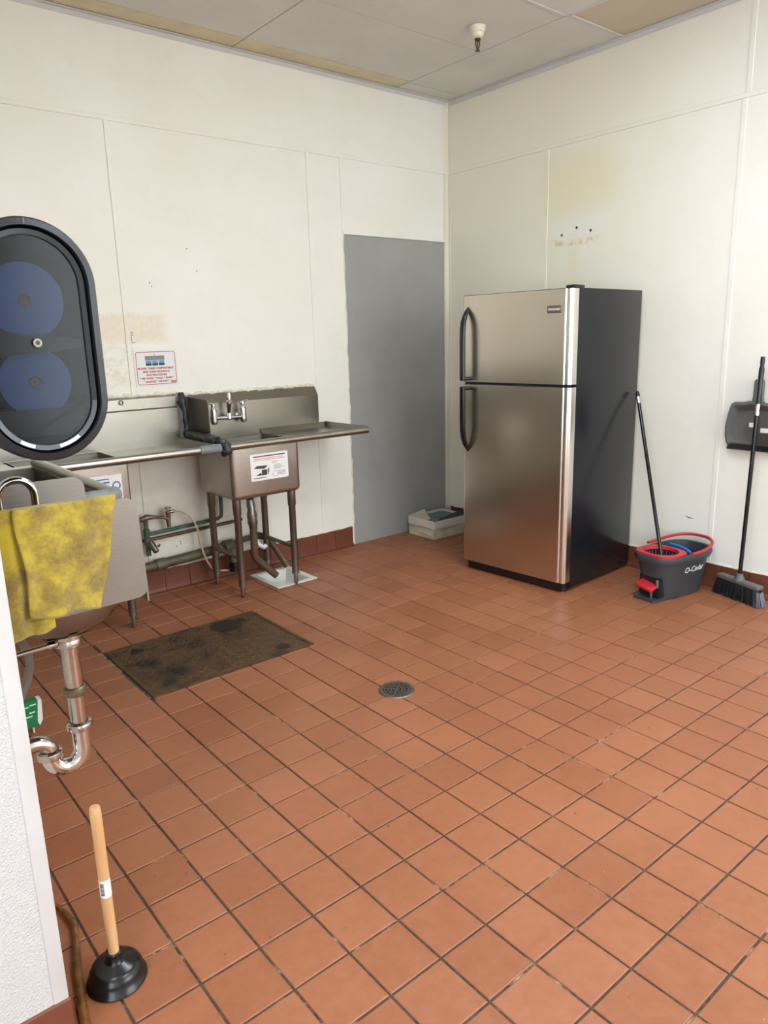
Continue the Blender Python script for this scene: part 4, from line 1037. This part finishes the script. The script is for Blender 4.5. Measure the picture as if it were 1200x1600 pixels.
MB().add([(x0 + 0.02, y0 + 0.008, z1 - 0.012), (x1 - 0.01, y0 + 0.008, z1 + 0.004), (x1 - 0.01, y0 + 0.07, z1 + 0.024), (x0 + 0.10, y0 + 0.05, z1 + 0.004), (x0 + 0.02, y0 + 0.008, z1 - 0.016), (x1 - 0.01, y0 + 0.008, z1 - 0.002), (x1 - 0.01, y0 + 0.07, z1 + 0.016), (x0 + 0.10, y0 + 0.05, z1 - 0.002)], [[0, 1, 2, 3], [4, 5, 6, 7], [0, 1, 5, 4], [1, 2, 6, 5], [2, 3, 7, 6], [3, 0, 4, 7]]).build('dark_folder', 'black_gloss', b2)

# ------------------------------------------------------------------ mop bucket
BX, BY = -0.272, -2.072
bk = thing('mop_bucket', (BX, BY, 0), 'charcoal spin mop bucket with red wringer insert, red handle and white lettering', 'bucket')
EXP = 3.0
def sup(a, b, z, n=56, cx=BX, cy=BY):
    out = []
    for i in range(n):
        t = 2 * math.pi * i / n; c_, s_ = math.cos(t), math.sin(t)
        out.append((cx + a * math.copysign(abs(c_) ** (2 / EXP), c_), cy + b * math.copysign(abs(s_) ** (2 / EXP), s_), z))
    return out
HB = 0.252
def ab(z): k = z / HB; return 0.180 + 0.042 * k, 0.100 + 0.030 * k
shell = [sup(*ab(0.004), 0.004), sup(*ab(0.12), 0.12), sup(*ab(0.212), 0.212)]
shell += [sup(ab(0.212)[0] + 0.014, ab(0.212)[1] + 0.014, 0.212), sup(ab(0.25)[0] + 0.016, ab(0.25)[1] + 0.016, 0.232), sup(ab(0.25)[0] + 0.012, ab(0.25)[1] + 0.012, 0.252), sup(ab(0.25)[0] - 0.004, ab(0.25)[1] - 0.004, 0.252), sup(ab(0.05)[0] - 0.006, ab(0.05)[1] - 0.006, 0.035)]
loft(shell, 'tub', 'charcoal', bk, True, True, 40)
bcx = BX - 0.110
ins = [sup(0.108, 0.126, 0.250, 56, bcx, BY), sup(0.108, 0.126, 0.260, 56, bcx, BY), [(bcx + 0.088 * math.cos(2 * math.pi * i / 56), BY + 0.098 * math.sin(2 * math.pi * i / 56), 0.262) for i in range(56)], [(bcx + 0.080 * math.cos(2 * math.pi * i / 56), BY + 0.090 * math.sin(2 * math.pi * i / 56), 0.235) for i in range(56)]]
loft(ins, 'wringer_insert', 'red_plastic', bk, False, False, 40)
bs = loft([[(bcx + r * math.cos(2 * math.pi * i / 40), BY + 1.1 * r * math.sin(2 * math.pi * i / 40), z_) for i in range(40)] for r, z_ in ((0.080, 0.246), (0.076, 0.20), (0.070, 0.17), (0.01, 0.165))], 'basket', 'dark_void', bk)
for i in range(26):
    a = 2 * math.pi * i / 26
    MB().tube([(bcx + 0.077 * math.cos(a), BY + 0.085 * math.sin(a), 0.238), (bcx + 0.070 * math.cos(a), BY + 0.077 * math.sin(a), 0.185)], 0.0032, 6).build('basket_rib', 'dustpan_grey', bs)
MB().box((BX - 0.020, BY - 0.12, 0.12), (BX - 0.014, BY + 0.12, 0.246)).build('divider', 'charcoal', bk)
MB().tube([(BX + 0.045, BY + 0.06, 0.262), (BX + 0.040, BY + 0.0, 0.262), (BX + 0.028, BY - 0.06, 0.258), (BX + 0.004, BY - 0.11, 0.250)], 0.0075, 10).build('blue_strip', 'blue_plastic', bk)
hl = []
for i in range(25):
    t = math.radians(-100 + 200 * i / 24); c_, s_ = math.cos(t), math.sin(t)
    hl.append((BX + 0.015 + 0.226 * math.copysign(abs(c_) ** (2 / 2.4), c_), BY + 0.150 * math.copysign(abs(s_) ** (2 / 2.4), s_), 0.262 + 0.028 * max(0, c_)))
MB().tube(hl, 0.0085, 10).build('carry_handle', 'red_plastic', bk)
# pedal bay
ex = BX - 0.196
MB().prism([(BY - 0.075, 0.022), (BY - 0.075, 0.130), (BY + 0.060, 0.130), (BY + 0.060, 0.022)], 'x', ex - 0.006, ex + 0.06).build('pedal_bay', 'dark_void', bk)
MB().prism(rrect(ex - 0.055, ex + 0.10, BY - 0.085, BY + 0.070, 0.022), 'z', 0.001, 0.016).build('base_plate', 'charcoal', bk)
m = Matrix.Translation((ex - 0.030, BY - 0.008, 0.082)) @ Matrix.Rotation(math.radians(-16), 4, 'Y') @ Matrix.Rotation(math.radians(10), 4, 'X')
MB().box((-0.032, -0.055, -0.010), (0.036, 0.055, 0.010), 0.006, 2, m).build('foot_pedal', 'red_plastic', bk)
MB().tube([(ex - 0.015, BY - 0.03, 0.016), (ex - 0.018, BY - 0.03, 0.076)], 0.008, 10).build('pedal_post', 'galvanised', bk)
MB().tube([(ex - 0.010, BY - 0.062, 0.080), (ex - 0.010, BY - 0.062, 0.124)], 0.009, 10).build('pedal_spring', 'galvanised', bk)
bk_turn = math.radians(-8)
def wrapb(p, dz):
    a, b = ab(p.z); k = min(0.999, abs((p.x - BX) / a)); y_ = BY - b * (1 - k ** EXP) ** (1 / EXP)
    return Vector((p.x, y_ - 0.0008 - max(0, dz), p.z))
text('lettering', 'O-Cedar', 0.046, (BX + 0.030, BY - 0.12, 0.160), (1, 0, 0), (0, 0, 1), 'white_plastic', bk, bold=0.0005, shear=0.15, warp=wrapb)

bk.rotation_euler.z = bk_turn
bcx, BY = BX - 0.110 * math.cos(bk_turn), BY - 0.110 * math.sin(bk_turn)
mp = thing('spin_mop', (bcx, BY, 0.17), 'black spin mop standing in the bucket, handle leaning on the fridge side', 'mop')
A_ = Vector((bcx + 0.012, BY + 0.0, 0.215)); B_ = Vector((-0.080, -1.670, 1.105)); dv = (B_ - A_)
MB().tube([A_, A_.lerp(B_, 0.93)], 0.0105, 14).build('handle', 'black_gloss', mp)
MB().tube([A_.lerp(B_, 0.925), A_.lerp(B_, 0.965)], 0.0125, 14).build('metal_collar', 'steel_trim', mp)
MB().tube([A_.lerp(B_, 0.965), A_.lerp(B_, 0.985), A_.lerp(B_, 1.0)], [0.011, 0.012, 0.008], 14).build('end_cap', 'black_plastic', mp)
mb = MB()
for i in range(60):
    a = random.uniform(0, 6.28); r = random.uniform(0.015, 0.055)
    mb.tube([(bcx + 0.008 * math.cos(a), BY + 0.008 * math.sin(a), 0.222), (bcx + r * 0.7 * math.cos(a), BY + r * 0.7 * math.sin(a), 0.215), (bcx + r * math.cos(a + 0.3), BY + r * math.sin(a + 0.3), 0.185)], 0.004, 5)
mh = mb.build('mop_strands', 'grey_hose', mp); mh['kind'] = 'stuff'

# ------------------------------------------------------------------ broom and dustpan
bc = Vector((-0.135, -2.390, 0)); bu = Vector((-0.30, -0.95, 0)).normalized(); bn = Vector((bu.y, -bu.x, 0))
br = thing('broom', (bc.x, bc.y, 0), 'black push broom with stiff dark bristles standing against the cream wall', 'broom')
bm_ = Matrix(((bu.x, bn.x, 0, bc.x), (bu.y, bn.y, 0, bc.y), (0, 0, 1, 0), (0, 0, 0, 1)))
MB().box((-0.140, -0.026, 0.092), (0.140, 0.026, 0.116), 0.008, 2, bm_).build('head_block', 'dustpan_grey', br)
mb = MB().lathe([(0.030, 0.108), (0.026, 0.124), (0.017, 0.138), (0.016, 0.150)], (bc.x, bc.y, 0), seg=18, cap=True); mb.build('socket', 'dustpan_grey', br)
TB = Vector((-0.082, -2.384, 1.312)); BB_ = Vector((bc.x, bc.y, 0.130))
MB().tube([BB_, BB_.lerp(TB, 0.915)], 0.0110, 14).build('handle', 'black_gloss', br)
MB().tube([BB_.lerp(TB, 0.745), BB_.lerp(TB, 0.765), BB_.lerp(TB, 0.767), BB_.lerp(TB, 0.795)], [0.0135, 0.0135, 0.012, 0.0135], 14).build('metal_collar', 'steel_trim', br)
MB().tube([BB_.lerp(TB, 0.905), BB_.lerp(TB, 0.95), BB_.lerp(TB, 0.955), BB_.lerp(TB, 0.965), BB_.lerp(TB, 0.98), BB_.lerp(TB, 1.0)], [0.0135, 0.0135, 0.010, 0.010, 0.0115, 0.0105], 14).build('end_grip', 'black_plastic', br)
mb = MB().box((-0.138, -0.020, 0.030), (0.138, 0.020, 0.094), 0, 2, bm_); mb.build('bristle_core', 'bristle', br)
for nm, mt, cnt in (('bristles', 'bristle', 420), ('bristle_tips', 'bristle_tip', 60)):
    mb = MB()
    for i in range(cnt):
        u = random.uniform(-1, 1) if nm == 'bristles' else random.uniform(0.80, 1.0); v = random.uniform(-1, 1)
        p0 = bm_ @ Vector((u * 0.134, v * 0.021, 0.094)); p1 = bm_ @ Vector((u * 0.158 + random.uniform(-0.004, 0.004), v * 0.034 + random.uniform(-0.004, 0.004), 0.002))
        mb.tube([p0, p1], [0.0022, 0.0016], 4, False)
    o_ = mb.build(nm, mt, br); o_['kind'] = 'stuff'

dpn = thing('dustpan', (-0.055, -2.363, 0.82), 'dark grey plastic dustpan clipped upside behind the broom handle on the wall', 'dustpan')
dpn['label'] = 'dark grey plastic dustpan clipped behind the broom handle against the cream wall'
cyp = -2.363
half = [(0.146, 0.828), (0.154, 0.850), (0.157, 0.885), (0.150, 0.940), (0.140, 1.000), (0.130, 1.045), (0.122, 1.062), (0.106, 1.072), (0.055, 1.074), (0.035, 1.080)]
outl = [(cyp + a, z_) for a, z_ in half] + [(cyp - a, z_) for a, z_ in half[::-1]]
def inset(k, zlo, ztop): return [(cyp + (a - cyp) * k, zlo + (z_ - 0.828) * (ztop - zlo) / (1.08 - 0.828)) for a, z_ in outl]
fl = inset(0.80, 0.838, 1.030); fr_ = inset(0.95, 0.829, 1.066); ou = outl; ob2 = inset(0.985, 0.828, 1.076)
def xr(z_, near, far): t_ = min(1, max(0, (z_ - 0.828) / 0.12)); return far + (near - far) * t_
rings = [[(xr(z_, -0.064, -0.036), a, z_) for a, z_ in ob2], [(xr(z_, -0.076, -0.034), a, z_) for a, z_ in ou], [(xr(z_, -0.076, -0.037), a, z_) for a, z_ in fr_], [(-0.030, a, z_) for a, z_ in fl]]
n = len(ou); vs = [p for r in rings for p in r]
fs = [[i * n + j, i * n + j + 1, (i + 1) * n + j + 1, (i + 1) * n + j] for i in range(3) for j in range(n - 1)] + [list(range(3 * n, 4 * n))]
o_ = MB().add(vs, fs, True).build('pan', 'dustpan_grey', dpn, 30)
sd = o_.modifiers.new('thickness', 'SOLIDIFY'); sd.thickness = 0.0035; sd.offset = 0
vs = [(-0.030, cyp - 0.12, 0.838), (-0.030, cyp + 0.12, 0.838), (-0.040, cyp + 0.147, 0.829), (-0.040, cyp - 0.147, 0.829)]
MB().prism([(-0.028, 0.838), (-0.046, 0.812), (-0.052, 0.815), (-0.036, 0.842)], 'y', cyp - 0.145, cyp + 0.145).build('rubber_lip', 'black_rubber', dpn)
MB().prism([(cyp - 0.030, 1.070), (cyp + 0.030, 1.070), (cyp + 0.024, 1.10), (cyp + 0.022, 1.185), (cyp + 0.012, 1.196), (cyp - 0.012, 1.196), (cyp - 0.022, 1.185), (cyp - 0.024, 1.10)], 'x', -0.058, -0.034).build('grip', 'dustpan_grey', dpn)
MB().box((-0.034, cyp - 0.012, 1.150), (-0.0062, cyp + 0.012, 1.172)).build('wall_hook', 'galvanised', dpn)
for a, z_, w_, h_ in ((0.030, 0.950, 0.022, 0.024), (-0.040, 0.925, 0.040, 0.024)):
    MB().box((-0.033, cyp + a - w_ / 2, z_ - h_ / 2), (-0.0312, cyp + a + w_ / 2, z_ + h_ / 2)).build('sticker', 'paper_white', dpn)

# ------------------------------------------------------------------ sprinkler
sp = thing('sprinkler_head', (-0.80, -1.04, 2.95), 'white ceiling sprinkler with a bronze head', 'sprinkler')
c = (-0.80, -1.04, 0)
MB().lathe([(0.043, ZC - 0.001), (0.045, ZC - 0.006), (0.038, ZC - 0.030), (0.033, ZC - 0.034), (0.029, ZC - 0.054), (0.018, ZC - 0.060), (0.010, ZC - 0.061)], c, seg=26).build('escutcheon', 'sprinkler_white', sp, 30)
MB().lathe([(0.016, ZC - 0.058), (0.016, ZC - 0.070), (0.009, ZC - 0.073), (0.003, ZC - 0.075), (0.003, ZC - 0.110), (0.006, ZC - 0.113)], c, seg=16, cap=True).build('nozzle', 'bronze', sp)
for s_ in (-1, 1): MB().tube([(c[0] + s_ * 0.013, c[1], ZC - 0.068), (c[0] + s_ * 0.015, c[1], ZC - 0.090), (c[0] + s_ * 0.004, c[1], ZC - 0.113)], 0.004, 8).build('frame_arm', 'bronze', sp)
MB().lathe([(0.002, ZC - 0.114), (0.014, ZC - 0.118), (0.014, ZC - 0.121), (0.002, ZC - 0.119)], c, seg=16).build('deflector', 'bronze', sp)

# ------------------------------------------------------------------ notices and wall marks
sg = thing('wash_sign', (-2.347, -0.007, 1.22), 'white plastic notice with red border and red wash instructions above the sink', 'sign')
x0, x1, z0, z1 = -2.474, -2.221, 1.222, 1.425
MB().prism(rrect(x0, x1, z0, z1, 0.004), 'y', -0.0100, -0.0065).build('plate', 'paper_white', sg)
ringmesh(rrect(x0 + 0.010, x1 - 0.010, z0 + 0.010, z1 - 0.010, 0.014), rrect(x0 + 0.013, x1 - 0.013, z0 + 0.013, z1 - 0.013, 0.012), 'y', -0.0106, -0.0098).build('border', 'ink_red', sg)
MB().box((-2.410, -0.0106, 1.368), (-2.296, -0.0098, 1.392)).build('sink_picture', 'ink_grey', sg)
mb = MB()
for i in range(3): mb.box((-2.408 + i * 0.038, -0.0106, 1.338), (-2.408 + i * 0.038 + 0.034, -0.0098, 1.366))
mb.build('sink_picture', 'ink_aqua', sg)
mb = MB()
for i in range(3): mb.box((-2.408 + i * 0.038, -0.0109, 1.338), (-2.408 + i * 0.038 + 0.034, -0.0101, 1.350))
mb.build('sink_picture', 'ink_dark', sg)
MB().box((-2.3545, -0.0106, 1.392), (-2.3525, -0.0098, 1.408)).build('sink_picture', 'ink_grey', sg)
for i, (ln, sz) in enumerate((('PROPER THREE COMPARTMENT', 0.0150), ('SINK WASH SEQUENCE', 0.0150), ('AND PROCEDURE', 0.0150), ('" PRE WASH " WASH " RINSE "', 0.0150), ('" SANITIZE " AIR DRY "', 0.0150))):
    text('lettering', ln, sz, (-2.350 - 0.002 * (i == 4), -0.0104, 1.322 - 0.0185 * i), (1, 0, 0), (0, 0, 1), 'ink_red', sg, bold=0.0004)
text('lettering', 'FSW', 0.015, (-2.252, -0.0104, 1.243), (1, 0, 0), (0, 0, 1), 'ink_red', sg, bold=0.0009)
sc = thing('sign_scrap', (-2.463, -0.007, 1.46), 'torn corner of an old red-bordered notice on the wall above the wash sign', 'sign')
MB().prism([(-2.478, 1.463), (-2.452, 1.460), (-2.458, 1.478), (-2.464, 1.50), (-2.462, 1.522), (-2.480, 1.541)], 'y', -0.0085, -0.0065).build('torn_corner', 'paper_white', sc)
mb = MB().box((-2.475, -0.0092, 1.466), (-2.4725, -0.0083, 1.530)); mb.box((-2.475, -0.0092, 1.466), (-2.455, -0.0083, 1.4685))
for z_ in (1.505, 1.518): mb.box((-2.470, -0.0092, z_), (-2.464, -0.0083, z_ + 0.007))
mb.build('red_print', 'ink_red', sc)
for y_, z_ in ((-1.03, 2.063), (-1.142, 2.096), (-1.247, 2.068)):
    MB().lathe([(0.0008, 0.0), (0.007, 0.0), (0.008, 0.001)], (-PT - 0.001, y_, z_), axis=(-1, 0, 0), seg=10).build('screw_hole', 'dark_void', wall_right)
for x_, z_ in ((-2.05, 1.86), (-2.10, 1.98), (-2.33, 1.77), (-2.34, 1.79), (-2.30, 0.27), (-2.325, 0.262), (-2.30, 0.285)):
    MB().lathe([(0.0008, 0.0), (0.003, 0.0), (0.0035, 0.001)], (x_, -PT - 0.001, z_), axis=(0, -1, 0), seg=10).build('nail_hole', 'dark_void', wall_back)
MB().tube([(-PT - 0.0005, -1.987, 0.384), (-PT - 0.0005, -2.010, 0.377), (-PT - 0.0005, -2.038, 0.375)], [0.0008, 0.003, 0.0008], 6).build('scuff_mark', 'ink_dark', wall_right)
for o in COL.objects:
    if o.name.split('.')[0] in ('printed_line', 'print_mark', 'barcode_bars', 'sink_drawing', 'red_print'): o['kind'] = 'stuff'
